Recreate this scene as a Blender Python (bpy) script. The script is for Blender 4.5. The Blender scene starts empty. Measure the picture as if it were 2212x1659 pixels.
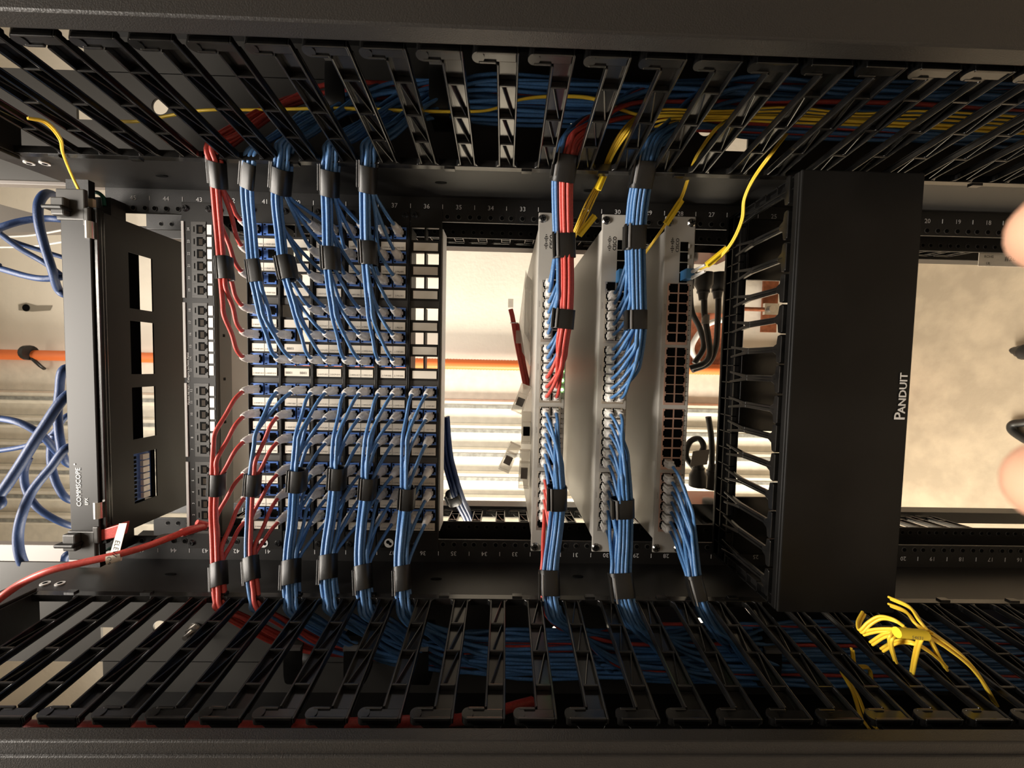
import bpy, math, random
import numpy as np
from mathutils import Vector, Matrix
random.seed(7); RS = np.random.RandomState(5)
sc = bpy.context.scene
COL = sc.collection
U = .04445
PI = math.pi
# ------------------------------------------------------------------ camera (phone held sideways in front of the rack)
CP = np.array([0.02807766, -0.54798461, 1.46511601])
R0 = np.array([0.02108462, -0.01903067, -0.99959655])
R1 = np.array([-0.99862723, -0.04835178, -0.02014363])
R2 = np.array([-0.04794893, 0.99864906, -0.02002402])
FPX = 831.0
cd = bpy.data.cameras.new('camera'); cam = bpy.data.objects.new('camera', cd); COL.objects.link(cam)
cd.sensor_width = 36; cd.sensor_fit = 'HORIZONTAL'; cd.lens = FPX / 2212 * 36
cd.clip_start = .005; cd.clip_end = 50
cam.matrix_world = Matrix(((R0[0], -R1[0], -R2[0], CP[0]), (R0[1], -R1[1], -R2[1], CP[1]), (R0[2], -R1[2], -R2[2], CP[2]), (0, 0, 0, 1)))
cd.dof.use_dof = True; cd.dof.focus_distance = .5; cd.dof.aperture_fstop = 13.0
sc.camera = cam
# ------------------------------------------------------------------ light
w = bpy.data.worlds.new('world'); sc.world = w; w.use_nodes = True
w.node_tree.nodes['Background'].inputs[0].default_value = (1, .93, .85, 1)
w.node_tree.nodes['Background'].inputs[1].default_value = .012
def area(name, loc, tgt, sx, sy, e, col):
    l = bpy.data.lights.new(name, 'AREA'); l.shape = 'RECTANGLE'; l.size = sx; l.size_y = sy; l.energy = e; l.color = col
    o = bpy.data.objects.new(name, l); COL.objects.link(o); o.location = loc
    o.rotation_euler = (Vector(tgt) - Vector(loc)).to_track_quat('-Z', 'Y').to_euler(); return o
area('side_lamp_behind', (-1.45, .42, 1.15), (.1, .95, 1.1), .35, 1.5, 45, (1, .91, .76))
area('ceiling_lamp_behind', (.2, .45, 3.5), (.1, .75, 0), 1.0, .3, 1.7, (1, .90, .74))
area('ceiling_lamp_front', (-.12, -.60, 2.95), (0, -.25, 1.2), 1.1, .35, 32, (1, .92, .82))
sc.view_settings.view_transform = 'Standard'; sc.view_settings.look = 'None'; sc.view_settings.gamma = 1
sc.view_settings.use_curve_mapping = False
sc.view_settings.exposure = .95

# ------------------------------------------------------------------ helpers
def W(u, v, Y):
    d = R0 * ((u - 1106) / FPX) + R1 * ((v - 829.5) / FPX) + R2
    return CP + d * (Y - CP[1]) / d[1]
def mat(name, col, rough=.5, metal=0, spec=.5, bump=0, bscale=300, var=0, vscale=20, trans=0, emit=None, estr=0, coat=0, alpha=1, col2=None, detail=4, sub=0):
    m = bpy.data.materials.new(name); m.use_nodes = True; nt = m.node_tree; b = nt.nodes['Principled BSDF']
    b.inputs['Base Color'].default_value = (*col, 1); b.inputs['Roughness'].default_value = rough
    b.inputs['Metallic'].default_value = metal; b.inputs['Specular IOR Level'].default_value = spec
    b.inputs['Transmission Weight'].default_value = trans; b.inputs['Coat Weight'].default_value = coat
    b.inputs['Alpha'].default_value = alpha; b.inputs['Subsurface Weight'].default_value = sub
    if emit: b.inputs['Emission Color'].default_value = (*emit, 1); b.inputs['Emission Strength'].default_value = estr
    tc = None
    if bump or var:
        tc = nt.nodes.new('ShaderNodeTexCoord')
    if bump:
        n = nt.nodes.new('ShaderNodeTexNoise'); n.inputs['Scale'].default_value = bscale; n.inputs['Detail'].default_value = 3
        bp = nt.nodes.new('ShaderNodeBump'); bp.inputs['Strength'].default_value = bump; bp.inputs['Distance'].default_value = .001
        nt.links.new(tc.outputs['Object'], n.inputs['Vector']); nt.links.new(n.outputs['Fac'], bp.inputs['Height']); nt.links.new(bp.outputs['Normal'], b.inputs['Normal'])
    if var:
        n = nt.nodes.new('ShaderNodeTexNoise'); n.inputs['Scale'].default_value = vscale; n.inputs['Detail'].default_value = detail
        r = nt.nodes.new('ShaderNodeValToRGB'); r.color_ramp.elements[0].position = .38; r.color_ramp.elements[1].position = .64
        c2 = col2 or tuple(c * (1 - var) for c in col)
        r.color_ramp.elements[0].color = (*c2, 1); r.color_ramp.elements[1].color = (*col, 1)
        nt.links.new(tc.outputs['Object'], n.inputs['Vector']); nt.links.new(n.outputs['Fac'], r.inputs['Fac']); nt.links.new(r.outputs['Color'], b.inputs['Base Color'])
    return m
M = {}
M['steel'] = mat('black_powder_coat', (.0085, .008, .0077), .40, bump=.25, bscale=1400)
M['steelgrey'] = mat('grey_powder_coat', (.022, .020, .0185), .42, bump=.35, bscale=900)
M['plastic'] = mat('black_plastic', (.0040, .0040, .0040), .20, spec=.8, bump=.05, bscale=120, var=.5, vscale=60, col2=(.009, .0085, .008))
M['cover'] = mat('black_satin_cover', (.004, .0037, .0035), .42, spec=.22, var=.5, vscale=9, col2=(.009, .0085, .008))
M['panelblk'] = mat('charcoal_panel', (.013, .012, .011), .45, spec=.3)
M['panelgrey'] = mat('dark_grey_bezel', (.045, .042, .038), .5)
M['tray'] = mat('taupe_grey_steel', (.19, .17, .155), .5)
M['switch'] = mat('warm_grey_switch_paint', (.43, .41, .375), .42, bump=.08, bscale=1500)
M['blue'] = mat('blue_jacket', (.075, .20, .44), .38, var=.25, vscale=500)
M['bluedk'] = mat('navy_jacket', (.017, .045, .14), .5, bump=.25, bscale=500)
M['red'] = mat('red_jacket', (.60, .075, .06), .40, var=.2, vscale=500)
M['yellow'] = mat('yellow_jacket', (.92, .62, .05), .42)
M['yellowflag'] = mat('yellow_label', (.95, .68, .03), .5)
M['black'] = mat('black_rubber', (.012, .012, .012), .4)
M['velcro'] = mat('black_hook_tape', (.008, .0078, .0075), .34, bump=.2, bscale=2600)
M['velshine'] = mat('tape_painted_shine', (.16, .155, .15), .3)  # shine on the black tie tape, painted as a lighter strip
M['jack'] = mat('blue_jack_plastic', (.085, .20, .58), .4)
M['hole'] = mat('dark_socket', (.003, .003, .003), .7, spec=.05)
M['hole2'] = mat('socket_inside', (.035, .025, .016), .5, spec=.1)
M['label'] = mat('cream_label', (.78, .72, .62), .6)
M['white'] = mat('white_paint', (.80, .79, .77), .5)
M['ink'] = mat('grey_ink', (.10, .09, .08), .7)
M['print'] = mat('white_print', (.62, .62, .62), .6)
M['clear'] = mat('clear_plastic', (.97, .94, .90), .18, trans=.22, spec=.7)
M['bag'] = mat('clear_bag', (.80, .76, .68), .25, alpha=.38, spec=.6)
M['screw'] = mat('bright_screw', (.62, .6, .56), .22, metal=1)
M['dkscrew'] = mat('black_screw', (.05, .05, .05), .25, metal=.6)
M['nickel'] = mat('nickel_clip', (.72, .68, .64), .25, metal=1)
M['wall'] = mat('painted_block_wall', (.86, .80, .70), .75, bump=.9, bscale=60, var=.06, vscale=5)
M['clad'] = mat('ribbed_cladding', (.80, .75, .65), .45, var=.10, vscale=35)
M['galv'] = mat('galvanised_edge', (.36, .36, .33), .5, var=.35, vscale=60)
M['conduit'] = mat('orange_conduit', (.85, .20, .05), .45)
M['copper'] = mat('copper_bar', (.30, .10, .045), .45, metal=.5, var=.3, vscale=70)
M['rust'] = mat('terracotta_patch', (.50, .17, .09), .7, var=.4, vscale=60)
M['floor'] = mat('concrete_floor', (.47, .39, .29), .7, bump=.5, bscale=70, var=.22, vscale=11, detail=15)
M['green'] = mat('green_wire', (.01, .09, .06), .4)
M['led'] = mat('green_light', (.3, 1, .3), .4, emit=(.35, 1, .25), estr=6)
M['metalcan'] = mat('port_metal', (.62, .58, .52), .3, metal=.8)
M['pinkmetal'] = mat('port_copper_sheen', (.62, .40, .32), .35, metal=.5)
M['lc'] = mat('blue_connector', (.05, .22, .50), .4)
M['skin'] = mat('skin', (.62, .33, .22), .5, sub=.1)
M['dimwall'] = mat('bounce_dimmed_wall', (.34, .31, .27), .8, var=.1, vscale=4)  # grey set on the unseen walls and ceiling to cut bounce light
M['spine'] = mat('spine_grey_paint', (.048, .045, .041), .5)
M['casing'] = mat('clear_case_plastic', (.90, .86, .78), .15, alpha=.42, spec=.8)
M['grout'] = mat('seam', (.3, .27, .22), .8)
M['lampwhite'] = mat('beige_plastic', (.5, .42, .30), .5)

class MB:
    def __init__(s): s.v = []; s.f = []; s.m = []; s.sm = []; s.mats = []
    def mi(s, m):
        m = M[m] if isinstance(m, str) else m
        if m not in s.mats: s.mats.append(m)
        return s.mats.index(m)
    def add(s, vs, fs, m, smooth=False):
        b = len(s.v); k = s.mi(m); s.v += [tuple(float(c) for c in p) for p in vs]
        for f in fs: s.f.append([b + i for i in f]); s.m.append(k); s.sm.append(smooth)
    def obox(s, o, ax, ay, az, m):
        o = np.array(o, float); ax, ay, az = map(lambda q: np.array(q, float), (ax, ay, az))
        if np.dot(np.cross(ax, ay), az) < 0: ax, ay = ay, ax
        v = [o + a * ax + b * ay + c * az for c in (0, 1) for b in (0, 1) for a in (0, 1)]
        s.add(v, [(0, 2, 3, 1), (4, 5, 7, 6), (0, 1, 5, 4), (2, 6, 7, 3), (0, 4, 6, 2), (1, 3, 7, 5)], m)
    def box(s, a, b, m):
        a = [min(p, q) for p, q in zip(a, b)], [max(p, q) for p, q in zip(a, b)]
        lo, hi = a; s.obox(lo, (hi[0] - lo[0], 0, 0), (0, hi[1] - lo[1], 0), (0, 0, hi[2] - lo[2]), m)
    def prism(s, pts, ext, m):
        n = len(pts); e = np.array(ext, float); P = [np.array(p, float) for p in pts]
        nrm = sum((np.cross(P[i], P[(i + 1) % n]) for i in range(n)))
        if np.dot(nrm, e) > 0: P = P[::-1]
        s.add(P + [p + e for p in P], [list(range(n)), list(range(2 * n - 1, n - 1, -1))] + [(i, n + i, n + (i + 1) % n, (i + 1) % n) for i in range(n)], m)
    def cyl(s, p0, p1, r, m, n=12, r1=None, caps=True):
        p0 = np.array(p0, float); p1 = np.array(p1, float); r1 = r if r1 is None else r1
        d = p1 - p0; d = d / np.linalg.norm(d); a = np.cross(d, (0, 0, 1) if abs(d[2]) < .9 else (1, 0, 0)); a /= np.linalg.norm(a); b = np.cross(d, a)
        c = [(math.cos(2 * PI * i / n), math.sin(2 * PI * i / n)) for i in range(n)]
        v = [p0 + r * (x * a + y * b) for x, y in c] + [p1 + r1 * (x * a + y * b) for x, y in c]
        s.add(v, [(i, (i + 1) % n, n + (i + 1) % n, n + i) for i in range(n)], m, True)
        if caps: s.add(v, [list(range(n))[::-1], list(range(n, 2 * n))], m)
    def tube(s, pts, r, m, n=8, caps=True):
        P = [np.array(p, float) for p in pts]; k = len(P); rs = r if hasattr(r, '__len__') else [r] * k
        T = [P[min(i + 1, k - 1)] - P[max(i - 1, 0)] for i in range(k)]; T = [t / (np.linalg.norm(t) + 1e-12) for t in T]
        a = np.cross(T[0], (0, 0, 1) if abs(T[0][2]) < .9 else (1, 0, 0)); v = []
        for i in range(k):
            a = a - T[i] * np.dot(a, T[i]); a /= np.linalg.norm(a) + 1e-12; b = np.cross(T[i], a)
            v += [P[i] + rs[i] * (math.cos(2 * PI * j / n) * a + math.sin(2 * PI * j / n) * b) for j in range(n)]
        f = [(i * n + j, i * n + (j + 1) % n, (i + 1) * n + (j + 1) % n, (i + 1) * n + j) for i in range(k - 1) for j in range(n)]
        s.add(v, f, m, True)
        if caps: s.add(v, [list(range(n))[::-1], list(range((k - 1) * n, k * n))], m)
    def text(s, t, c, d, up, size, m, lift=.0003):
        g = glyphs(t)
        if not g: return
        vs, fs, wd = g; d = np.array(d, float); up = np.array(up, float); nrm = np.cross(d, up); c = np.array(c, float)
        s.add([c + d * (x - wd / 2) * size + up * (y - .35) * size + nrm * lift for x, y in vs], fs, m)
    def build(s, name, parent=None, bevel=0, mesh_only=False, origin=None):
        me = bpy.data.meshes.new(name); V = np.array(s.v)
        if parent is not None: o = np.array(WL[parent.name])
        elif origin is not None: o = np.array(origin, float)
        else: o = (V.min(0) + V.max(0)) / 2
        me.from_pydata((V - o).tolist(), [], s.f)
        for m in s.mats: me.materials.append(m)
        me.polygons.foreach_set('material_index', s.m); me.polygons.foreach_set('use_smooth', s.sm); me.update()
        ob = bpy.data.objects.new(name, me); COL.objects.link(ob)
        if parent is not None: ob.parent = parent
        else: ob.location = o
        WL[ob.name] = tuple(o)
        if bevel:
            md = ob.modifiers.new('bevel', 'BEVEL'); md.width = bevel; md.segments = 2; md.limit_method = 'ANGLE'; md.angle_limit = .9
        return ob
WL = {}
_g = {}
def glyphs(t):
    if t in _g: return _g[t]
    c = bpy.data.curves.new('t', 'FONT'); c.body = t; c.size = 1; c.resolution_u = 2
    o = bpy.data.objects.new('t', c); COL.objects.link(o); bpy.context.view_layer.update()
    me = bpy.data.meshes.new_from_object(o); vs = [(v.co.x, v.co.y) for v in me.vertices]; fs = [list(p.vertices) for p in me.polygons]
    bpy.data.objects.remove(o); bpy.data.meshes.remove(me); bpy.data.curves.remove(c)
    _g[t] = (vs, fs, max(v[0] for v in vs)) if vs else None
    return _g[t]
def empty(name, loc, label, cat, group=None):
    o = bpy.data.objects.new(name, None); COL.objects.link(o); o.location = [float(c) for c in loc]; WL[o.name] = tuple(float(c) for c in loc); o.empty_display_size = .02
    return tag(o, label, cat, group)
def tag(o, label, cat, group=None):
    o['label'] = label; o['category'] = cat
    if group: o['group'] = group
    return o
def cr(P, step=6):
    P = [np.array(p, float) for p in P]; P = [2 * P[0] - P[1]] + P + [2 * P[-1] - P[-2]]; out = []
    for i in range(1, len(P) - 2):
        a, b, c, d = P[i - 1:i + 3]
        for k in range(step):
            t = k / step; out.append(.5 * ((2 * b) + (c - a) * t + (2 * a - 5 * b + 4 * c - d) * t * t + (3 * b - a - 3 * c + d) * t ** 3))
    out.append(P[-2]); return out
def px(*l): return [W(*p) for p in l]
ORD = ['first', 'second', 'third', 'fourth', 'fifth', 'sixth', 'seventh', 'eighth', 'ninth', 'tenth', 'eleventh', 'twelfth']
X3, Y3, Z3 = np.eye(3)

# ------------------------------------------------------------------ room
def struct(name, fn):
    b = MB(); fn(b); o = b.build(name); o['kind'] = 'structure'; return o
FZ = -.05; CZ = 3.6; WY = 1.0
struct('floor', lambda b: b.box((-1.7, -2.3, FZ - .1), (1.7, WY, FZ), 'floor'))
struct('ceiling', lambda b: b.box((-1.7, -2.3, CZ), (1.7, WY, CZ + .1), 'dimwall'))
def wb(b):
    b.box((-1.7, WY, FZ), (1.7, WY + .1, CZ), 'wall')
struct('wall_back', wb)
struct('wall_front', lambda b: b.box((-1.7, -2.4, FZ), (1.7, -2.3, CZ), 'dimwall'))
struct('wall_left', lambda b: b.box((-1.8, -2.3, FZ), (-1.7, WY, CZ), 'dimwall'))
struct('wall_right', lambda b: b.box((1.7, -2.3, FZ), (1.8, WY, CZ), 'dimwall'))
b = MB()   # ribbed cladding on the back wall
x = .0; prof = [(.012, WY - .001), (.012, WY - .012)]
for i in range(6):
    r = -.120 - i * .0965
    prof += [(r + .012, WY - .012), (r + .004, WY - .030), (r - .028, WY - .030), (r - .040, WY - .012)]
prof += [(-.72, WY - .012), (-.72, WY - .001)]
b.prism([(p[0], p[1], FZ) for p in prof], (0, 0, CZ - FZ - .01), 'clad')
for i in range(6):
    r = -.120 - i * .0965
    b.box((r + .012, WY - .014, FZ), (r + .005, WY - .012, CZ - .01), 'galv'); b.box((r - .010, WY - .0315, FZ), (r - .024, WY - .030, CZ - .01), 'galv')
tag(b.build('wall_cladding'), 'cream ribbed metal cladding sheet fixed to the lit wall behind the rack', 'cladding')
b = MB()   # orange conduit
pts = []; rs = []
for i in range(600):
    z = FZ + .01 + i * .0059; pts.append((.029, WY - .035, z)); rs.append(.0205 + (.0010 if i % 2 else -.0010) if z < 2.5 else .020)
b.tube(pts, rs, 'conduit', 14)
cdt = tag(b.build('conduit'), 'orange corrugated conduit running up the wall behind the rack', 'conduit')
b = MB(); c0 = W(62, 762, WY - .05); b.cyl(c0 + [0, 0, -.008], c0 + [0, 0, .008], .028, 'black', 16); b.tube([c0 + [-.02, 0, -.01], c0 + [-.05, .01, -.03], c0 + [-.06, .03, -.02]], .006, 'black'); tag(b.build('cable_tie'), 'black tie wrapped round the orange conduit near the photo left edge', 'cable tie')
b = MB(); c0 = W(57, 665, WY - .001); b.add([c0 + np.array([dx, 0, dz]) for dx, dz in ((.012, .03), (.02, .0), (.01, -.04), (.012, -.10), (-.008, -.09), (-.014, -.02), (-.01, .03))], [[0, 1, 2, 3, 4, 5, 6]], 'grout')
b.cyl(c0 + [0, -.001, .0], c0 + [0, -.002, 0], .014, 'hole', 12); tag(b.build('wall_chip'), 'ragged chipped hole in the wall plaster at photo left', 'hole')
# copper bar, clamp and patch
b = MB()
a1 = W(1650, 605, WY - .03); a2 = W(1677, 718, WY - .03); b.box((a1[0], WY - .03, a1[2]), (a2[0], WY - .022, a2[2]), 'copper'); gb = b
o = tag(b.build('ground_bar'), 'brown copper grounding bar on the wall seen between the comb fingers', 'ground bar')
b = MB(); a = W(1598, 667, WY - .045); c = W(1660, 669, WY - .045); b.tube([a, c], .008, 'copper', 10); tg = b.build('ground_cable'); tag(tg, 'bare copper ground cable bolted to the brown copper bar', 'cable')
b = MB(); c = W(1663, 668, WY - .05); b.box(c + [-.022, -.006, -.032], c + [.022, .006, .024], 'screw'); b.cyl(c + [0, -.006, 0], c + [0, -.016, 0], .013, 'nickel', 10); b.build('lug', tg)
b = MB(); a = W(1494, 676, WY - .004); c = W(1565, 795, WY - .004); b.box((a[0], WY - .001, a[2]), (c[0], WY - .012, c[2]), 'rust'); tag(b.build('backing_board'), 'rusty orange patch on the wall behind the black power cords', 'board')
b = MB(); b.tube(cr(px((1565, 690, .965), (1530, 700, .965), (1503, 730, .965), (1495, 760, .965), (1520, 800, .965)), 8), .011, 'white', 8); tag(b.build('white_cable'), 'thick white cable looping behind the black power cords', 'cable')
b = MB(); b.tube(cr(px((1720, 715, .985), (1685, 752, .985), (1665, 775, .985), (1640, 800, .985), (1600, 850, .985)), 6), .008, 'galv', 8); tag(b.build('grey_cable'), 'grey cable crossing the wall behind the comb fingers', 'cable')

# ------------------------------------------------------------------ rack posts
ZT = 45.35 * U
for s, nm in ((1, 'right'), (-1, 'left')):
    post = empty('rack_post', (s * .25, .03, FZ), 'black steel rack post with white unit numbers, along the photo %s' % ('top' if s > 0 else 'bottom'), 'rack post')
    b = MB()
    b.box((s * .226, 0, FZ), (s * .261, .003, ZT), 'steel'); b.box((s * .258, .003, FZ), (s * .261, .063, ZT), 'steel'); b.box((s * .224, .060, FZ), (s * .258, .063, ZT), 'steel')
    b.build('upright', post, bevel=.0008)
    b = MB()
    for n in range(14, 46):
        for dz in (.00635, .022225, .0381):
            z = (n - 1) * U + dz
            b.cyl((s * .2327, -.0002, z), (s * .2327, -.0007, z), .0038, 'panelgrey', 12); b.cyl((s * .2329, -.0007, z - .0003), (s * .2329, -.0009, z - .0003), .0029, 'hole', 12)
            b.cyl((s * .2327, .0598, z), (s * .2327, .0594, z), .0036, 'panelgrey', 10); b.cyl((s * .2323, .0594, z - .0005), (s * .2323, .0592, z - .0005), .0026, 'hole', 10)
    b.build('thread_holes', post)
    b = MB()
    for n in range(14, 46):
        z = (n - 1) * U
        b.box((s * .2435, -.0004, z - .0004), (s * .2495, -.0001, z + .0004), 'print')
        b.text(str(n), (s * .2465, -.0001, z + U / 2), (0, 0, -s), (s, 0, 0), .0088, 'print')
    b.build('unit_numbers', post)

# ------------------------------------------------------------------ vertical cable managers
def finger_mesh(s, rear=False):
    b = MB(); bx, by, tx, ty = (.2545, -.0935, .2722, -.235) if not rear else (.2560, .085, .2665, .226)
    B = np.array([s * bx, by, 0]); T = np.array([s * tx, ty, 0]); e = T - B; L = np.linalg.norm(e); es = e / L; n = np.array([s, 0, 0.]); n = n - es * np.dot(n, es); n /= np.linalg.norm(n)
    z0, z1, zh = -.19 * U, .22 * U, .68 * U
    def bar(s0, s1, za, zb, t0, t1): b.obox(B + es * s0 * L + Z3 * za + n * t0, es * (s1 - s0) * L, Z3 * (zb - za), n * (t1 - t0), 'plastic')
    bar(0, .93, z0, z1, .0055, .0075)
    bar(0, 1, z0, z0 + .0021, 0, .0056); bar(0, .925, z1 - .0021, z1, 0, .0056)
    for q in (.27, .52, .78): bar(q - .008, q + .008, z0 + .002, z1 - .002, .0, .0056)
    for q0, q1 in ((.0, .27), (.27, .52), (.52, .78)):
        p0 = B + es * q1 * L + Z3 * (z1 - .005); p1 = B + es * q0 * L + Z3 * (z0 + .003); d = p1 - p0
        b.obox(p0 + n * .001, d, Z3 * .0016, n * .0045, 'plastic')
    # hooked tip, thicker, rounded, curling outwards a little
    bar(.93, 1.0, z0 + .002, zh - .006, .0014, .0075); bar(.985, 1.0, z0 + .002, zh - .005, 0, .005); bar(.925, .942, z1 - .0, zh - .006, 0, .005)
    o = B + es * .9625 * L + Z3 * (zh - .006)
    b.cyl(o + n * .0004, o + n * .0075, .0350 * L, 'plastic', 16)
    o = B + es * 1.0 * L; b.prism([o + Z3 * (z0 + .002) + n * .0035, o + Z3 * (zh - .008) + n * .0035, o + Z3 * (zh - .014) + n * .011, o + Z3 * (z0 + .012) + n * .014, o + Z3 * (z0 + .004) + n * .011], -es * .008, 'plastic')
    return b
for s in (1, -1):
    side = 'top' if s > 0 else 'bottom'
    mg = empty('cable_manager', (s * .35, 0, FZ), 'black vertical cable manager with a long row of hooked fingers, along the photo %s' % side, 'cable manager')
    # side wall between rail flange and finger base, with base lip
    b = MB()
    b.prism([(s * .2592, .0002, FZ), (s * .2545, -.088, FZ), (s * .2570, -.088, FZ), (s * .2660, .0002, FZ)], (0, 0, 2.055 - FZ), 'steel')
    for (u, v, rr) in ((1380 if s > 0 else 1300, 395 if s > 0 else 1237, .003),): pass
    b.prism([(s * .264, .063, FZ), (s * .2560, .085, FZ), (s * .2585, .085, FZ), (s * .267, .063, FZ)], (0, 0, 2.055 - FZ), 'steel')
    b.build('side_wall', mg)
    for z in (2.030, 2.012):
        b = MB(); p = np.array([s * .2550, -.072, z]); b.cyl(p, p - X3 * s * .0014, .0048, 'white', 14); b.cyl(p, p - X3 * s * .0018, .0024, 'hole', 10); b.build('rivet', mg)
    for z, y in ((1.90, -.045), (1.55, -.05), (1.36, -.04)):
        b = MB(); p = np.array([s * .2570, y, z]); b.prism([p + [0, math.cos(t) * .0030, math.sin(t) * .0075] for t in np.linspace(0, 2 * PI, 13)[:-1]], (-s * .0012, 0, 0), 'hole'); b.build('slot', mg)
    b = MB(); b.box((s * .2540, -.0960, .3), (s * .2620, -.0875, 2.02), 'plastic')
    es = np.array([s * .0177, -.1415, 0]); es /= np.linalg.norm(es)
    for k in range(12, 46):
        z0, z1 = (k - 1 - .19) * U, (k - 1 + .22) * U
        for zc, sg in ((z1, 1), (z0, -1)):
            c = np.array([s * .2545, -.0950, zc]); arc = [c + es * .0075 * (1 - math.sin(t)) + Z3 * sg * .0075 * (1 - math.cos(t)) for t in np.linspace(0, PI / 2, 6)]
            b.prism([c] + arc, (s * .006, 0, 0), 'plastic')
        if k % 2: b.box((s * .2555, -.0935, z1 + .006), (s * .2520, -.0875, z1 + .018), 'plastic')
    b.build('finger_base', mg, bevel=.0006)
    b = MB(); b.box((s * .2555, .077, .3), (s * .2620, .086, 2.02), 'plastic'); b.build('rear_finger_base', mg)
    for rear in (False, True):
        proto = None
        for k in range(18 if not rear else 14, 46):
            z = (k - 1) * U
            if proto is None:
                bb = finger_mesh(s, rear); bb.v = [(p[0], p[1], p[2] + z) for p in bb.v]; proto = bb.build('finger' if not rear else 'rear_finger', mg, bevel=.0010); z00 = z
            else:
                o = proto.copy(); COL.objects.link(o); o.parent = mg; o.location = (0, 0, z - z00)
    # spine plate with knock-outs (holes cut once)
    b = MB(); b.box((s * .2645, -.003, FZ), (s * .410, .0, 2.30), 'spine'); b.box((s * .409, -.003, FZ), (s * .456, .0, 2.035), 'spine'); sp = b.build('spine_plate', mg)
    cut = MB()
    circ = [(350, 232, 17), (1520, 281, 15), (1238, 268, 7), (835, 283, 8)] if s > 0 else [(350, 1353, 16), (845, 1350, 8), (1200, 1356, 8), (1105, 1364, 5), (1785, 1363, 12), (1770, 1536, 12), (1830, 1571, 12)]
    rect = [(170, 225, 215, 262), (1555, 288, 1612, 330), (1977, 290, 2000, 302), (1610, 165, 1640, 200)] if s > 0 else [(1462, 1342, 1486, 1380), (1498, 1332, 1538, 1378), (222, 1352, 250, 1384), (1585, 1562, 1612, 1575), (2130, 1345, 2212, 1380)]
    for u, v, r in circ:
        c = W(u, v, 0); cut.cyl(c + [0, -.02, 0], c + [0, .02, 0], r * .55 / 831, 'spine', 24)
    for a, bb_, c, d in rect:
        p = W(a, bb_, 0); q = W(c, d, 0); cut.box((p[0], -.02, p[2]), (q[0], .02, q[2]), 'spine')
    co = cut.build('cutter'); md = sp.modifiers.new('b', 'BOOLEAN'); md.object = co; md.solver = 'EXACT'; bpy.context.view_layer.update()
    dg = bpy.context.evaluated_depsgraph_get(); me = bpy.data.meshes.new_from_object(sp.evaluated_get(dg)); sp.modifiers.clear(); sp.data = me; bpy.data.objects.remove(co)
    if s < 0:
        b = MB(); c = W(421, 1360, -.004); b.cyl(c, c + [0, -.002, 0], .010, 'nickel', 20); b.cyl(c + [0, -.002, 0], c + [0, -.009, 0], .0075, 'nickel', 6); b.cyl(c + [0, -.009, 0], c + [0, -.018, 0], .0035, 'nickel', 12); b.build('bolt', mg)
    b = MB(); b.box((s * .455, -.24, FZ), (s * .462, .0, 2.035), 'steel'); b.build('outer_wall', mg)
    b = MB(); b.box((s * .2500, -.235, 2.020), (s * .2535, -.088, 2.055), 'steelgrey'); b.box((s * .2535, -.235, 2.018), (s * .300, -.088, 2.022), 'steel'); b.build('end_bracket', mg, bevel=.0008)
    b = MB()
    if s > 0: b.box((.2668, -.2470, FZ), (.60, -.2630, 2.6), 'steelgrey')
    else: b.box((-.2698, -.2450, FZ), (-.2815, -.2570, 2.6), 'steelgrey'); b.box((-.2800, -.247, FZ), (-.60, -.2590, 2.6), 'steelgrey')
    dr = b.build('door', mg, bevel=.0015)
    b = MB(); b.box((s * .2620, .231, FZ), (s * .285, .262, 2.3), 'steel'); b.build('rear_door', mg, bevel=.001)
for s in (1, -1):
    v0, v1 = (398, 300) if s > 0 else (1177, 1252)
    a = W(40, v0, .16); c = W(40, v1, .16)
    b = MB(); b.box((a[0], .16, 2.08), (c[0], .175, 3.3), 'tray'); b.box((c[0], .16, 2.08), (c[0] - s * -.004, .26, 3.3), 'steelgrey')
    tag(b.build('overhead_channel', bevel=.001), 'scuffed grey steel channel rising above the rack, %s of the photo left edge' % ('upper part' if s > 0 else 'lower part'), 'steel channel')
b = MB(); p = px((-60, 425, .75), (135, 478, .75), (135, 500, .75), (-60, 505, .75)); b.prism(p, (0, .03, 0), 'tray'); tag(b.build('angle_bracket'), 'dark grey angled bracket behind the blue cable loops at photo left', 'bracket')

# ------------------------------------------------------------------ screws
def screw(b, p, m='dkscrew', r=.0052):
    p = np.array(p, float); b.cyl(p, p + [0, -.0022, 0], r, m, 16, r * .72)
    for a in (.3, .3 + PI / 2):
        d = np.array([math.cos(a), 0, math.sin(a)]); e = np.array([-d[2], 0, d[0]])
        b.obox(p + [0, -.0022, 0] - d * r * .55 - e * r * .09, d * r * 1.1, e * r * .18, [0, -.0003, 0], 'hole')

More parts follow.
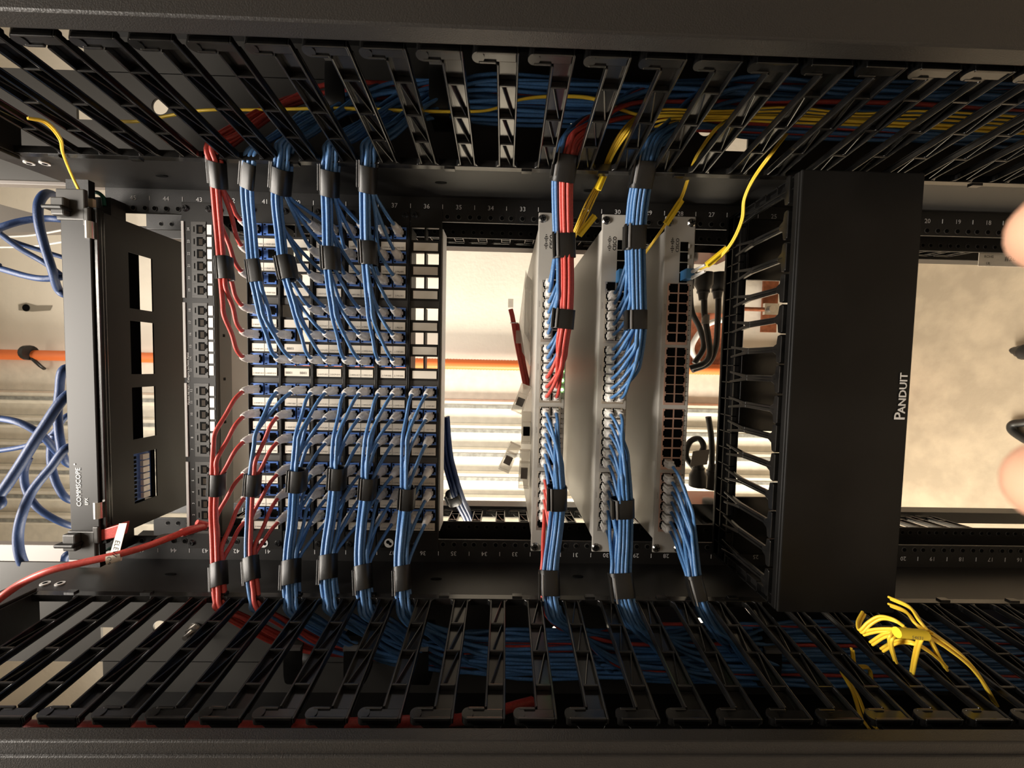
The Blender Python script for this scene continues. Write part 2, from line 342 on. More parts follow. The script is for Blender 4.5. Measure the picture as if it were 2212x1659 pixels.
# ------------------------------------------------------------------ jack panels
JX = [.2075, .1746, .1415, .0973, .0637, .0300, -.0119, -.0454, -.0792, -.1225, -.1553, -.1884]
JZ = (.0327, .0132)     # height above the unit's lower edge: photo-left jack, photo-right jack
def jack_mb(x, z):
    b = MB(); b.box((x - .0079, -.0045, z - .0086), (x + .0079, .016, z + .0086), 'jack')
    b.box((x - .0058, -.0048, z - .0062), (x + .0058, -.0042, z + .0022), 'hole'); b.box((x - .0036, -.0048, z - .0084), (x + .0036, -.0042, z - .006), 'hole')
    b.box((x - .0048, -.0047, z - .002), (x + .0048, -.0044, z + .0006), 'hole2')
    b.box((x + .0052, -.0050, z + .0055), (x + .0072, -.0044, z + .0078), 'hole'); b.box((x - .0072, -.0050, z + .0055), (x - .0056, -.0044, z + .0078), 'hole')
    return b
PN = {41: ('2-WAP-0%02d', 'photo-leftmost of six, red plugs in it'), 40: ('', 'second of six, with handwritten labels'), 39: ('2-DCP-0%02d', 'third of six counted from photo left'), 38: ('2-WKS-0%02d', 'fourth of six counted from photo left'), 37: ('2-TYP-0%02d', 'fifth of six counted from photo left'), 36: ('2-AVR-0%02d', 'photo-rightmost of six, half of its openings empty')}
for n in range(41, 35, -1):
    z0 = (n - 1) * U; lab = 'black patch panel with blue jacks, %s' % PN[n][1]
    pn = empty('patch_panel', (0, 0, z0), lab, 'patch panel', 'modular patch panels')
    b = MB(); yf, yb = -.003, .002
    b.box((-.2413, yf, z0 + .0004), (-.2145, yb, z0 + .0436), 'panelblk'); b.box((.2170, yf, z0 + .0004), (.2413, yb, z0 + .0436), 'panelblk')
    b.box((-.2145, yf - .001, z0 + .0004), (.2170, .028, z0 + .0028), 'panelblk'); b.box((-.2145, yf - .001, z0 + .0423), (.2170, .028, z0 + .0440), 'panelblk')
    b.box((-.2145, yf - .0035, z0 + .0425), (.2170, yf - .001, z0 + .0438), 'cover')
    if n == 36: b.box((-.2145, .0025, z0 - .0010), (.2170, .034, z0 + .0003), 'white')
    b.build('bezel', pn, bevel=.0004)
    for g in range(4):
        xs = JX[g * 3:g * 3 + 3]; hi = xs[0] + .0095; lo = xs[2] - .0262
        top = .2170 if g == 0 else (JX[g * 3 - 1] - .0262 + hi) / 2; bot = -.2145 if g == 3 else (lo + JX[g * 3 + 3] + .0095) / 2
        b = MB(); zz0, zz1 = z0 + .0028, z0 + .0423
        b.box((hi, yf - .0005, zz0), (top, yb, zz1), 'panelgrey'); b.box((bot, yf - .0005, zz0), (lo, yb, zz1), 'panelgrey')
        for i, x in enumerate(xs):
            up = x + .0085; dn = x - .0085; nx = xs[i + 1] + .0085 if i < 2 else lo
            b.box((up, yf, zz0), ((xs[i - 1] - .0258) if i else hi, yb, zz1), 'panelblk')
            b.box((dn, yf, zz0), (nx if i < 2 else lo, yb, zz1), 'panelblk')
            b.box((dn, yf, zz0), (up, .012, z0 + .0040), 'panelblk'); b.box((dn, yf, z0 + .0218), (up, .012, z0 + .0240), 'panelblk'); b.box((dn, yf, z0 + .0417), (up, .012, zz1), 'panelblk')
        b.build('faceplate', pn)
        for i, x in enumerate(xs):
            c = g * 3 + i
            for j in (0, 1):
                if (n == 36 and c < 6) or (n == 40 and (c < 4 or (c == 4 and j == 1))): continue
                jack_mb(x, z0 + JZ[j]).build('jack', pn)
            b = MB(); lx = x - .0176
            b.box((lx - .0054, -.0042, z0 + .0052), (lx + .0054, -.003, z0 + .0389), 'label')
            if not ((n == 36 and c < 6) or (n == 40 and c < 4)):
                if n == 40 and c in (4, 5):
                    for q, t in (((.0345, .0090)[0], 'BB03'),) if c == 4 else ((.0330, 'BB01'), (.0130, 'BB02')): b.text(t, (lx - .0008, -.0042, z0 + (q if c == 5 else .031)), (0, 0, -1), (1, 0, 0), .0046, 'ink', .0002)
                else:
                    b.box((lx - .0054, -.0044, z0 + .0218), (lx + .0054, -.0042, z0 + .0222), 'ink')
                    for j in (0, 1):
                        zz = z0 + (.0305, .0137)[j]; num = (11 - c) * 2 + 1 + j
                        if n == 37: f = {0: '2-SMA-002', 1: '2-PRJ-005', 2: '2-PRJ-003', 3: '2-PRJ-001', 4: '2-TYP-004', 5: '2-TYP-002'}.get(c, '2-DMD-0%02d' % num)
                        elif n == 36: f = {6: ('2-ELV-002', '2-FAP-001'), 7: ('2-ANA-002', '2-ELV-001'), 8: ('2-ANA-004', '2-ANA-001'), 9: ('2-CLK-001', '2-DGP-001'), 10: ('2-AVR-004', '2-AVR-003')}.get(c, ('2-AVR-001', '2-AVR-002'))[j]
                        elif n == 40: f = '2-PRT-00%d' % (j + 1) if c == 6 else '2-WAP-0%02d' % (num + 24)
                        elif n == 38 and c < 3: f = '2-HPD-00%d' % (num % 7 + 1)
                        else: f = PN[n][0] % num
                        b.text(f, (lx - .0022, -.0042, zz), (0, 0, -1), (1, 0, 0), .0030, 'ink', .0002)
            b.build('port_label', pn)
    for x in (.233, -.233):
        for dz in ((.0065, .038) if n % 2 else (.038,)): b = MB(); screw(b, (x, yf, z0 + dz), r=.0048); b.build('mounting_screw', pn)
    if n in (41, 37):
        b = MB(); c = W(569 if n == 41 else 840, 1173, yf - .0003); b.cyl(c, c + [0, -.0004, 0], .0066, 'white', 24); 
        b.cyl(c + [.0016, -.0004, .0012], c + [.0016, -.0007, .0012], .0026, 'hole', 16); b.cyl(c + [-.0010, -.0004, -.0020], c + [-.0010, -.0007, -.0020], .0022, 'hole', 16); b.build('round_logo', pn)

# ------------------------------------------------------------------ netkey panel (unit 43)
NX = []
for a, c in ((.2049, .1224), (.0950, .0122), (-.0163, -.0988), (-.1271, -.2090)): NX += list(np.linspace(a, c, 6))
z0 = 42 * U
nk = empty('patch_panel', (0, 0, z0), 'black patch panel of 24 empty ports numbered 2 to 24, white label squares beside them', 'patch panel')
b = MB(); b.box((-.2413, -.004, z0 + .0004), (.2413, .0, z0 + .0436), 'panelblk'); b.box((-.2180, 0, z0 + .0004), (.2180, .025, z0 + .003), 'panelblk'); b.build('faceplate', nk, bevel=.0005)
b = MB(); pts = [(.2175, .024, z0 + .0025), (-.1900, .024, z0 + .0025), (-.150, .17, z0 + .0025), (.170, .17, z0 + .0025)]; b.prism(pts, (0, 0, .003), 'tray'); b.prism([(.225, .003, z0), (-.225, .003, z0), (-.215, .027, z0), (.215, .027, z0)], (0, 0, .0015), 'panelgrey')
for x in (.125, .062, 0, -.062, -.125): b.box((x - .002, .010, z0 - .0003), (x + .002, .014, z0), 'hole')
b.build('support_tray', nk)
for g in range(4):
    hi, lo = NX[g * 6] + .0105, NX[g * 6 + 5] - .0105
    b = MB(); b.box((lo, -.0046, z0 + .0100), (hi, -.004, z0 + .0305), 'panelgrey'); b.build('port_block', nk, bevel=.0003)
    b = MB(); b.box((lo, -.0052, z0 + .0400), (hi, -.004, z0 + .0432), 'white'); b.build('edge_reflection', nk)  # reflection along the panel edge, painted as a white strip
for i, x in enumerate(NX):
    b = MB(); b.box((x - .0074, -.0050, z0 + .0105), (x + .0074, -.0046, z0 + .0300), 'panelgrey'); b.box((x - .0060, -.0053, z0 + .0145), (x + .0060, -.0049, z0 + .0225), 'hole'); b.box((x - .0038, -.0053, z0 + .0125), (x + .0038, -.0049, z0 + .0146), 'hole'); b.box((x - .0022, -.0053, z0 + .0108), (x + .0022, -.0049, z0 + .0126), 'hole'); b.box((x - .0045, -.0054, z0 + .0145), (x + .0036, -.0052, z0 + .0195), 'hole2')
    b.box((x - .0038, -.0053, z0 + .0255), (x + .0038, -.0049, z0 + .0266), 'hole'); b.build('port', nk)
    b = MB(); b.box((x - .0066, -.0046, z0 + .0028), (x + .0066, -.004, z0 + .0090), 'white'); b.build('label_square', nk)
    b = MB(); b.text(str(24 - i), (x, -.004, z0 + .0345), (1, 0, 0), (0, 0, 1), .0046, 'print'); b.build('port_number', nk)
b = MB(); b.text('Panduit NETKEY  Category 5e Patch Panel', (.000, -.0041, z0 + .0382), (1, 0, 0), (0, 0, 1), .0042, 'white'); b.build('maker_text', nk)
for x in (.233, -.233):
    for dz in (.0065, .038): b = MB(); screw(b, (x, -.004, z0 + dz), r=.0048); b.build('mounting_screw', nk)

# ------------------------------------------------------------------ fibre enclosure on top
ez0 = 1.9900
en = empty('fiber_enclosure', (0, 0, ez0), 'black fiber enclosure at the top of the rack, at photo left, with white maker lettering', 'fiber enclosure')
b = MB(); b.box((-.214, -.052, 1.9825), (.214, -.046, 2.0190), 'panelblk'); b.box((-.214, -.046, 1.9835), (.214, -.038, 2.016), 'panelblk'); b.build('door', en, bevel=.0012)
b = MB(); b.box((-.214, -.0495, 1.9765), (.214, -.044, 1.9820), 'plastic'); b.box((-.214, -.0435, 1.9790), (.214, -.038, 1.9835), 'plastic'); b.build('hinge_strip', en, bevel=.0008)
b = MB()
wins = [(.0985 + .075, .0985 - .002), (.0795, .0045), (-.014, -.088), (-.1085, -.1800)]
zb0, zb1 = 1.9865, 1.9885; xe = .214
b.box((-xe, -.040, zb0), (xe, .000, zb1), 'panelblk'); b.box((-xe, .036, zb0), (xe, .26, zb1), 'panelblk')
ed = [xe] + [q for w_ in wins for q in w_] + [-xe]
for i in range(0, len(ed), 2): b.box((ed[i], .0, zb0), (ed[i + 1], .036, zb1), 'panelblk')
b.box((-xe, -.040, zb1), (-xe + .002, .26, 2.030), 'panelblk'); b.box((xe - .002, -.040, zb1), (xe, .26, 2.030), 'panelblk'); b.box((-xe, .036, 2.0085), (xe, .039, 2.03), 'hole'); b.box((-xe, -.002, 2.0085), (xe, .036, 2.0095), 'hole')
b.build('chassis', en)
b = MB(); b.box((-.178, .000, 1.991), (-.110, .033, 2.004), 'jack')
for i in range(7): b.box((-.176 + i * .0094, .014, 1.9865), (-.1685 + i * .0094, .024, 1.991), 'clear'); 
for i in range(11): b.box((-.1765 + i * .006, .002, 1.9895), (-.1728 + i * .006, .007, 1.991), 'hole')
b.build('adapter_block', en)
b = MB(); b.box((-.1805, .0305, 1.9890), (-.108, .0355, 2.0095), 'hole'); b.box((-.1805, .0, 2.0042), (-.108, .0355, 2.0052), 'hole'); b.build('adapter_backing', en)
for s in (1, -1):
    b = MB(); x0, x1 = s * .196, s * .234
    b.box((x0, -.054, 1.9865), (x1, -.049, 2.0215), 'panelgrey'); b.box((s * .190, -.054, 1.9825), (s * .212, -.049, 1.990), 'panelgrey'); b.build('ear', en, bevel=.0015)
    b = MB(); c = s * .209 ; b.box((c - .010, -.062, 2.0030), (c + .012, -.054, 2.0195), 'panelgrey'); b.box((c - .004, -.067, 2.000), (c + .001, -.054, 2.0255), 'panelblk'); b.build('latch', en, bevel=.002)
    b = MB(); c = .185 if s > 0 else -.169; b.cyl((c - .0105, -.050, 1.9845), (c + .0105, -.050, 1.9845), .0052, 'nickel', 18); b.build('clip', en)
b = MB(); b.text('COMMSCOPE', (-.139, -.0523, 2.0070), (1, 0, 0), (0, 0, 1), .0083, 'white'); b.cyl((-.1095, -.0521, 2.0110), (-.1095, -.0525, 2.0110), .0011, 'print'); b.text('EPX', (-.1575, -.0523, 1.9975), (1, 0, 0), (0, 0, 1), .0055, 'white'); b.build('maker_lettering', en)
for s in (1, -1): b = MB(); b.box((s * .214, -.02, 1.9885), (s * .238, .0, 2.045), 'steel'); b.box((s * .214, -.038, 1.998), (s * .252, -.030, 2.026), 'steel'); b.build('mounting_bracket', en)
b = MB(); b.box((.205, -.040, 1.991), (.228, -.036, 2.003), 'lampwhite'); b.cyl((.198, -.042, 1.997), (.198, -.036, 1.997), .010, 'lampwhite'); b.build('spool', en)
b = MB(); b.tube(cr(px((185, 425, -.02), (205, 415, -.02), (222, 425, -.02), (226, 445, -.02))), .0025, 'green'); tag(b.build('ground_wire'), 'green ground wire looping above the enclosure corner, upper photo left', 'wire')
b = MB(); b.tube(cr(px((150, 1225, -.02), (185, 1212, -.02), (225, 1190, -.02), (250, 1180, -.02))), .0022, 'green'); tag(b.build('ground_wire'), 'green ground wire below the enclosure corner, lower photo left', 'wire')

# ------------------------------------------------------------------ switches
SG = [(.1497, .0612), (.0595, -.0247), (-.0280, -.1184), (-.1210, -.2099)]
SX = []
for a, c in SG:
    p = (a - c) / 6.35; SX += [a - p * (.55 + i) for i in range(6)]
SZ = (.0285, .0150)
for n in (32, 30, 28):
    z0 = (n - 1) * U; which = {32: 'photo-leftmost of three, red and blue cords in it', 30: 'middle of the three, mostly full of blue cords', 28: 'photo-rightmost of three, most ports empty'}[n]
    sw = empty('network_switch', (0, 0, z0), 'grey rack network switch, ' + which, 'network switch', 'network switches')
    b = MB(); b.box((-.2405, -.003, z0 + .0005), (.2420, .0, z0 + .0440), 'switch'); b.build('front_plate', sw, bevel=.0016)
    b = MB(); b.box((-.2205, .0001, z0 + .0012), (.2220, .365, z0 + .0435), 'switch'); b.build('chassis', sw, bevel=.001)
    for x in (.2335, -.2335):
        for dz in ((.0065, .038) if n == 28 else (.038,)): b = MB(); screw(b, (x, -.003, z0 + dz), 'screw', .0062); b.build('mounting_screw', sw)
    b = MB()
    for i, h in enumerate((.0012, .0030, .0052, .0030, .0014, .0030, .0052, .0030, .0012)): b.box((.1917 + i * .00235, -.0033, z0 + .0328 - h * .5), (.1928 + i * .00235, -.003, z0 + .0328 + h * .5), 'hole')
    b.text('CISCO', (.2015, -.003, z0 + .0258), (1, 0, 0), (0, 0, 1), .0066, 'hole'); b.text('CISCO', (.2018, -.003, z0 + .0258), (1, 0, 0), (0, 0, 1), .0066, 'hole'); b.build('maker_logo', sw)
    for g in range(4):
        a, c = SG[g]
        b = MB(); b.box((c + .0012, -.0036, z0 + .0068), (a - .0012, -.0031, z0 + .0372), 'pinkmetal' if n == 28 else 'metalcan'); b.build('port_cage', sw)
        b = MB(); b.text('PoE OUT', ((a + c) / 2 + .01, -.003, z0 + .0400), (1, 0, 0), (0, 0, 1), .0022, 'ink')
        for i in range(6):
            x = SX[g * 6 + i]
            for k_ in (.004, -.003): b.cyl((x + k_, -.003, z0 + .0048), (x + k_, -.0033, z0 + .0048), .0007, 'hole', 6); b.text(str(g * 12 + i * 2 + (1 if k_ > 0 else 2)), (x + k_, -.003, z0 + .0022), (0, 0, -1), (1, 0, 0), .0018, 'ink', .0002)
        b.build('port_markings', sw)
    for i, x in enumerate(SX):
        for z in SZ:
            b = MB(); o = 1 if z > .02 else -1
            b.box((x - .0060, -.0041, z0 + z - .0055), (x + .0060, -.0036, z0 + z + .0055), 'hole'); b.box((x - .0035, -.0041, z0 + z + o * .005), (x + .0035, -.0036, z0 + z + o * .0070), 'hole'); b.build('port', sw)
    b = MB()
    for i in range(4): x = .2000 - i * .0145; b.box((x - .0065, -.0036, z0 + .0105), (x + .0065, -.0031, z0 + .0215), 'hole'); b.box((x - .002, -.0045, z0 + .0085), (x + .0035, -.003, z0 + .0105), 'white')
    b.build('fiber_slots', sw)
    if n == 32:
        for i in (8, 9, 10): b = MB(); x = SX[i] - .004; b.cyl((x, -.0030, z0 + .0050), (x, -.0042, z0 + .0050), .0021, 'led', 12); b.build('status_light', sw)

# ------------------------------------------------------------------ horizontal cable manager with cover
z1, z0 = 26 * U, 23 * U
hm = empty('horizontal_cable_manager', (0, 0, z0), 'black horizontal cable manager with finger combs and a broad front cover with white lettering', 'cable manager')
b = MB(); b.box((-.2405, -.138, z0 + .0005), (.2415, -.134, z1), 'cover'); b.box((-.2405, -.134, z1 - .003), (.2415, -.126, z1), 'cover'); b.box((-.2405, -.134, z0), (.2415, -.126, z0 + .003), 'cover'); b.build('cover', hm, bevel=.0018)
b = MB(); zb = W(1957, 860, -.1383)[2]
for k_ in range(4):
    o_ = np.array([(k_ % 2) * .0006, -.0001 * k_, (k_ // 2) * .0005])
    b.text('ANDUIT', np.array([W(1950, 850, -.1383)[0], -.1383, zb + .0122 * .35]) + o_, (1, 0, 0), (0, 0, 1), .0118, 'white'); b.text('P', np.array([W(1945, 900, -.1383)[0], -.1383, zb + .0172 * .35]) + o_, (1, 0, 0), (0, 0, 1), .0172, 'white')
b.build('maker_lettering', hm)
b = MB(); m = 'plastic'
for (a, c, zl, zh) in ((.2413, -.2413, z1 - .030, z1), (.2413, -.2413, z0, z0 + .030)): b.box((a, -.004, zl), (c, .001, zh), m)
xw = [.2413, .1560, .0580, -.0590, -.1560, -.2413]
for i in (0, 2, 4): b.box((xw[i], -.004, z0 + .03), (xw[i + 1], .001, z1 - .03), m)
b.build('back_plate', hm, bevel=.0015)
FX = [.2270, .1894, .1545, .1205, .0865, .0528, .0190, -.0155, -.0480, -.0810, -.1150, -.1480, -.1810, -.2160]
for top in (1, 0):
    zc = z1 - .004 if top else z0 + .004
    b = MB()
    for x0_, x1_ in ((.2413, -.2413),):
        b.box((x0_, -.034, zc - .003), (x1_, -.031, zc + .003), m); b.box((x0_, -.017, zc - .003), (x1_, -.015, zc + .003), m); b.box((x0_, -.004, zc - .004), (x1_, -.002, zc + .004), m)
    for i in range(22): x = .2413 - i * .02298; b.box((x - .0007, -.034, zc - .003), (x + .0007, -.002, zc + .003), m)
    b.box((.2413, -.034, zc - .004), (-.2413, -.002, zc - .0025), m)
    b.build('comb_base', hm)
    for i, x in enumerate(FX):
        b = MB()
        for q in (-.0068, .0068): b.prism([(x + q - .0014, -.026, zc), (x + q + .0014, -.026, zc), (x + q * .2 + .0022, -.062, zc), (x + q * .2 - .0022, -.062, zc)], (0, 0, .0048 if top else -.0048), m)
        b.prism([(x - .0040, -.053, zc), (x + .0040, -.053, zc), (x + .0034, -.118, zc), (x - .0034, -.118, zc)], (0, 0, .0040 if top else -.0040), m)
        b.prism([(x - .0006, -.055, zc), (x + .0006, -.055, zc), (x + .0006, -.118, zc), (x - .0006, -.118, zc)], (0, 0, .0062 if top else -.0062), m)
        pr_ = [(x + a_, -.1185 + c_, zc - .003) for a_, c_ in ((-.0162, -.0025), (-.0150, .0015), (-.0060, .0030), (-.0030, .0085), (.0030, .0085), (.0060, .0030), (.0150, .0015), (.0162, -.0025), (.0145, -.0050), (-.0145, -.0050))]
        b.prism(pr_, (0, 0, .009), m)
        b.build('comb_finger', hm, bevel=.0008)
    if top:
        for x in (.2400, -.2400):
            b = MB(); s_ = 1 if x > 0 else -1
            b.box((x, -.126, zc - .003), (x - s_ * .0015, -.004, zc + .003), m); b.box((x - s_ * .012, -.126, zc - .003), (x - s_ * .0135, -.034, zc + .003), m); b.box((x, -.126, zc - .0035), (x - s_ * .0135, -.004, zc - .0025), m)
            for yy in (-.04, -.06, -.08, -.10, -.12): b.box((x, yy - .0007, zc - .003), (x - s_ * .0135, yy + .0007, zc + .003), m)
            b.build('end_rib', hm)

# ------------------------------------------------------------------ patch cords
def hexslots(n, r, aspect):
    pts = []
    for i in range(-6, 7):
        for j in range(-6, 7): pts.append(((i + .5 * (j % 2)) * 2 * r, j * 1.74 * r))
    pts.sort(key=lambda p: (p[0] / aspect) ** 2 + (p[1] * aspect) ** 2); pts = pts[:n]; mx = sum(p[0] for p in pts) / n; my = sum(p[1] for p in pts) / n
    return [(p[0] - mx, p[1] - my) for p in pts]
def interp(ST, x):
    xs = [p[0] for p in ST]
    if x <= xs[0]: return ST[0]
    if x >= xs[-1]: return ST[-1]
    return np.array([x] + [np.interp(x, xs, [p[k] for p in ST]) for k in (1, 2)])
def rj_plug(name_parent, p, dirn, L=.010):
    pass
PLUGM = {}
def plug_obj(parent, p, up, zone):
    key = (up, zone)
    if key not in PLUGM:
        b = MB(); s = 1 if up else -1
        y1 = -.0145 if zone == 'panel' else -.016
        b.box((-.0055, y1, -.0038), (.0055, -.002, .0040), 'clear'); b.box((-.0022, y1 - .001, s * .0040), (.0022, -.003, s * .0056), 'clear')
        for i in range(5): b.box((-.0045 + i * .0021, -.0075, -s * .0039), (-.0037 + i * .0021, -.0050, -s * .0040), 'nickel')
        me = b.build('plug', bevel=.0005, origin=(0, 0, 0)); PLUGM[key] = me.data; bpy.data.objects.remove(me)
    o = bpy.data.objects.new('plug', PLUGM[key]); COL.objects.link(o); o.parent = parent; q = np.array(WL[parent.name]); o.location = [float(c) for c in (np.array(p) - q)]
    md = o.modifiers.new('bevel', 'BEVEL'); md.width = .0005; md.segments = 1; return o
def cord(path, r, m, label, cat, group, plug=None, boot=True, up=False, zone='panel', name='patch_cable', n=9, step=5):
    c = cr(path, step); b = MB(); b.tube(c, r, m, n); o = b.build(name); tag(o, label, cat, group)
    if plug is not None:
        plug_obj(o, plug, up, zone)
        if boot:
            b = MB(); pts = []; acc = 0; rs = []; LB = .021 if zone == 'panel' else .010
            for i in range(len(c)):
                if i: acc += np.linalg.norm(c[i] - c[i - 1])
                if acc > LB: break
                pts.append(c[i]); rs.append((.0058 - .0021 * min(1, acc / LB)) if zone == 'panel' else (.0052 - .0016 * acc / LB))
            while len(pts) < 2: pts.append(c[len(pts)]); rs.append(.004)
            q = [pts[0]]; qr = [rs[0]]
            for i in range(1, len(pts)):
                for t in (.33, .66, 1): q.append(pts[i - 1] + (pts[i] - pts[i - 1]) * t); qr.append(rs[i] + (.0004 if t == .66 else 0))
            b.tube(q, qr, 'clear', 10); b.build('boot', o)
    return o
tie_n = [0]
def tie(center, d, ra, rb, wdt, label, name='cable_tie'):
    c = np.array(center, float); d = np.array(d, float); d /= np.linalg.norm(d); e = np.cross(d, Y3); e /= np.linalg.norm(e); f = np.cross(d, e)
    b = MB(); n = 28; pr_ = []
    for i in range(n):
        t = 2 * PI * i / n; cx, sx = math.cos(t), math.sin(t); q = (abs(cx) ** 3.2 + abs(sx) ** 3.2) ** (-1 / 3.2); pr_.append((cx * q * ra, sx * q * rb))
    v = []
    for k_, (h, g) in enumerate(((-.5, 1), (.5, 1), (.5, .90), (-.5, .90))): v += [c + d * h * wdt + e * p[0] * g + f * p[1] * g for p in pr_]
    fs = [(k * n + i, k * n + (i + 1) % n, ((k + 1) % 4) * n + (i + 1) % n, ((k + 1) % 4) * n + i) for k in range(4) for i in range(n)]
    b.add(v, fs, 'velcro', True)
    sg = 1 if e[2] > 0 else -1
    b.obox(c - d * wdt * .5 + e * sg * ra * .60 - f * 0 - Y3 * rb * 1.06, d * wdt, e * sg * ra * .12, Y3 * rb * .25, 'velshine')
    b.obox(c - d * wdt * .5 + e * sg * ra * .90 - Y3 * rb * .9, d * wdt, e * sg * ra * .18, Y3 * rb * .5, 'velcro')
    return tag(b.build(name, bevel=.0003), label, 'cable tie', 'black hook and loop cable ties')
DUCT = {1: dict(c=(.352, -.062), n=0), -1: dict(c=(-.346, -.062), n=0)}
def bundle(side, stations, cords, r, ties, duct_u, dj=.052, aspect=1.0, desc='', entryY=-.125, tieW=.028, ducto=None, zone='panel'):
    def fix(u, v, Y):
        for _ in range(6): q = W(u, v, Y); Y = -.058 - .045 * min(1, max(0, (abs(q[0]) - .185) / .095)) if abs(q[0]) > .185 else max(Y, -.058)
        return W(u, v, Y)
    ST = sorted([tuple(fix(*p)) for p in stations], key=lambda p: side * p[0]); ST = [np.array([side * p[0], p[2], p[1]]) for p in ST]  # (|x| signed, z, y)
    D3 = cr(ST, 8); ST = sorted(D3, key=lambda p: p[0])
    x_end = ST[-1][0]; tl_ = max(side * fix(*t[:3])[0] for t in ties); sl = hexslots(len(cords), r * 1.06, aspect)
    cords = sorted(cords, key=lambda c: side * c['p'][0] + c.get('k', 0)); sl.sort(key=lambda p: (-(p[0]) if zone == 'panel' else p[0]) + .6 * p[1])
    for c, s_ in zip(cords, sl):
        P = np.array(c['p'], float); xj = max(side * P[0] + dj, ST[0][0] + .0); xj = min(xj, x_end - .02, tl_ - .012)
        L = .030 if zone == 'panel' else .024
        bl = .012
        q0 = P + [0, -.0130, 0]; q1 = P + [side * .001, -L + .002, 0]
        jp = interp(ST, xj); jpt = np.array([side * xj, jp[2] + s_[1], jp[1] + s_[0]])
        d = jpt - q1; q2 = q1 + [d[0] * .20, -.008 + d[1] * .15, d[2] * .24]
        q3 = q1 + [d[0] * .58, d[1] * .62, d[2] * .68]
        path = [q0, q1, q2, q3]
        xs = list(np.arange(xj, x_end - .006, .015)); 
        if not xs or x_end - xs[-1] > .007: xs.append(x_end)
        for x in xs: jp = interp(ST, x); path.append(np.array([side * x, jp[2] + s_[1], jp[1] + s_[0]]))
        # into the duct and down
        D = DUCT[side]; D['n'] += 1; th = D['n'] * 2.39996; rr = math.sqrt(D['n']) * (.0036 if side < 0 else .0040)
        dx = D['c'][0] + (math.cos(th) * rr * (1.05 if side < 0 else .9)); dy = D['c'][1] + math.sin(th) * rr * .62
        if ducto: dx += ducto[0]; dy += ducto[1]
        zc = path[-1][2]; e = path[-1]; k = side * (.036 + .010 * math.sin(th))
        path.append(np.array([e[0] + k * .55, e[1] * .85 + dy * .15, zc - .022]))
        path.append(np.array([(e[0] + k) * .4 + dx * .6, e[1] * .35 + dy * .65, zc - .068]))
        z = zc - .13; i = 0
        while z > .62:
            i += 1; wob = .004; path.append(np.array([dx + RS.uniform(-wob, wob), dy + RS.uniform(-wob, wob), z])); z -= .14
        path.append(np.array([dx, dy, .60]))
        cord(path, r * c.get('rf', 1), c['m'], c['l'], 'patch cord', c['g'], plug=P, up=c.get('up', False), zone=zone, boot=True)
    for t in ties:
        p = fix(*t[:3]); x = side * p[0]; a = interp(ST, x - .01); bb_ = interp(ST, x + .01); d = np.array([side * (bb_[0] - a[0]), bb_[2] - a[2], bb_[1] - a[1]])
        cc = interp(ST, x); ctr = np.array([side * cc[0], cc[2], cc[1]])
        ra = max(abs(p_[0]) for p_ in sl) + r * 1.25; rb = max(abs(p_[1]) for p_ in sl) + r * 1.45
        tie(ctr, d, ra, rb, t[4] if len(t) > 4 else tieW, t[3])
def pc(n, c, j, m, dk=0):
    col = 'red' if m == 'red' else 'blue'; half = 'upper' if c < 6 else 'lower'
    pn_ = {41: 'first', 40: 'second', 39: 'third', 38: 'fourth', 37: 'fifth', 36: 'sixth'}[n]
    l = '%s patch cord in %s jack of row %s from photo top, %s blue-jack panel' % (col, 'left' if j == 0 else 'right', ORD[c], pn_)
    return dict(p=(JX[c], -.0030, (n - 1) * U + JZ[j]), m=m, l=l, g='%s patch cords of the unit %d panel' % (col, n), up=False)
TW = 'black tie round the %s, %s'
Yp = -.060
def tl(nm, where): return 'black tie round the %s, %s' % (nm, where)
bundle(1, [(503, 730, Yp), (495, 670, Yp), (487, 580, Yp), (481, 510, Yp), (476, 450, Yp), (472, 395, Yp), (469, 355, -.078), (462, 318, -.100)], [pc(41, c, 0, 'red') for c in range(6)], .0026,
       [(472, 378, -.064, tl('upper red cord bundle', 'beside the photo-top fingers')), (487, 580, Yp, tl('upper red cord bundle', 'over the numbered panel'))], 0, aspect=.9)
bundle(1, [(590, 735, Yp), (572, 690, Yp), (560, 640, Yp), (549, 585, Yp), (541, 500, Yp), (534, 420, Yp), (536, 365, -.072), (546, 325, -.100)], [pc(40, 4, 0, 'blue'), pc(40, 5, 0, 'blue'), pc(40, 5, 1, 'blue')], .0025,
       [(535, 380, -.064, tl('bundle of three blue cords', 'beside the photo-top fingers')), (549, 585, Yp, tl('bundle of three blue cords', 'over the topmost blue jacks'))], 0)
bundle(1, [(663, 725, Yp), (645, 660, Yp), (630, 610, Yp), (621, 578, Yp), (612, 500, Yp), (606, 440, Yp), (608, 390, -.062), (612, 350, -.078), (618, 312, -.102)], [pc(39, c, j, 'blue') for c in range(6) for j in (0, 1)], .0022,
       [(609, 392, -.062, tl('blue cords of the third blue-jack panel', 'beside the photo-top fingers')), (621, 580, Yp, tl('blue cords of the third blue-jack panel', 'above the handwritten labels'), .029)], 0)
bundle(1, [(743, 740, Yp), (733, 690, Yp), (722, 620, Yp), (716, 560, Yp), (714, 470, Yp), (712, 395, -.062), (715, 352, -.078), (721, 316, -.102)], [pc(38, c, j, 'blue') for c in range(6) for j in (0, 1)], .0022,
       [(712, 396, -.062, tl('blue cords of the fourth blue-jack panel', 'beside the photo-top fingers')), (716, 560, Yp, tl('blue cords of the fourth blue-jack panel', 'over the upper jacks'))], 0)
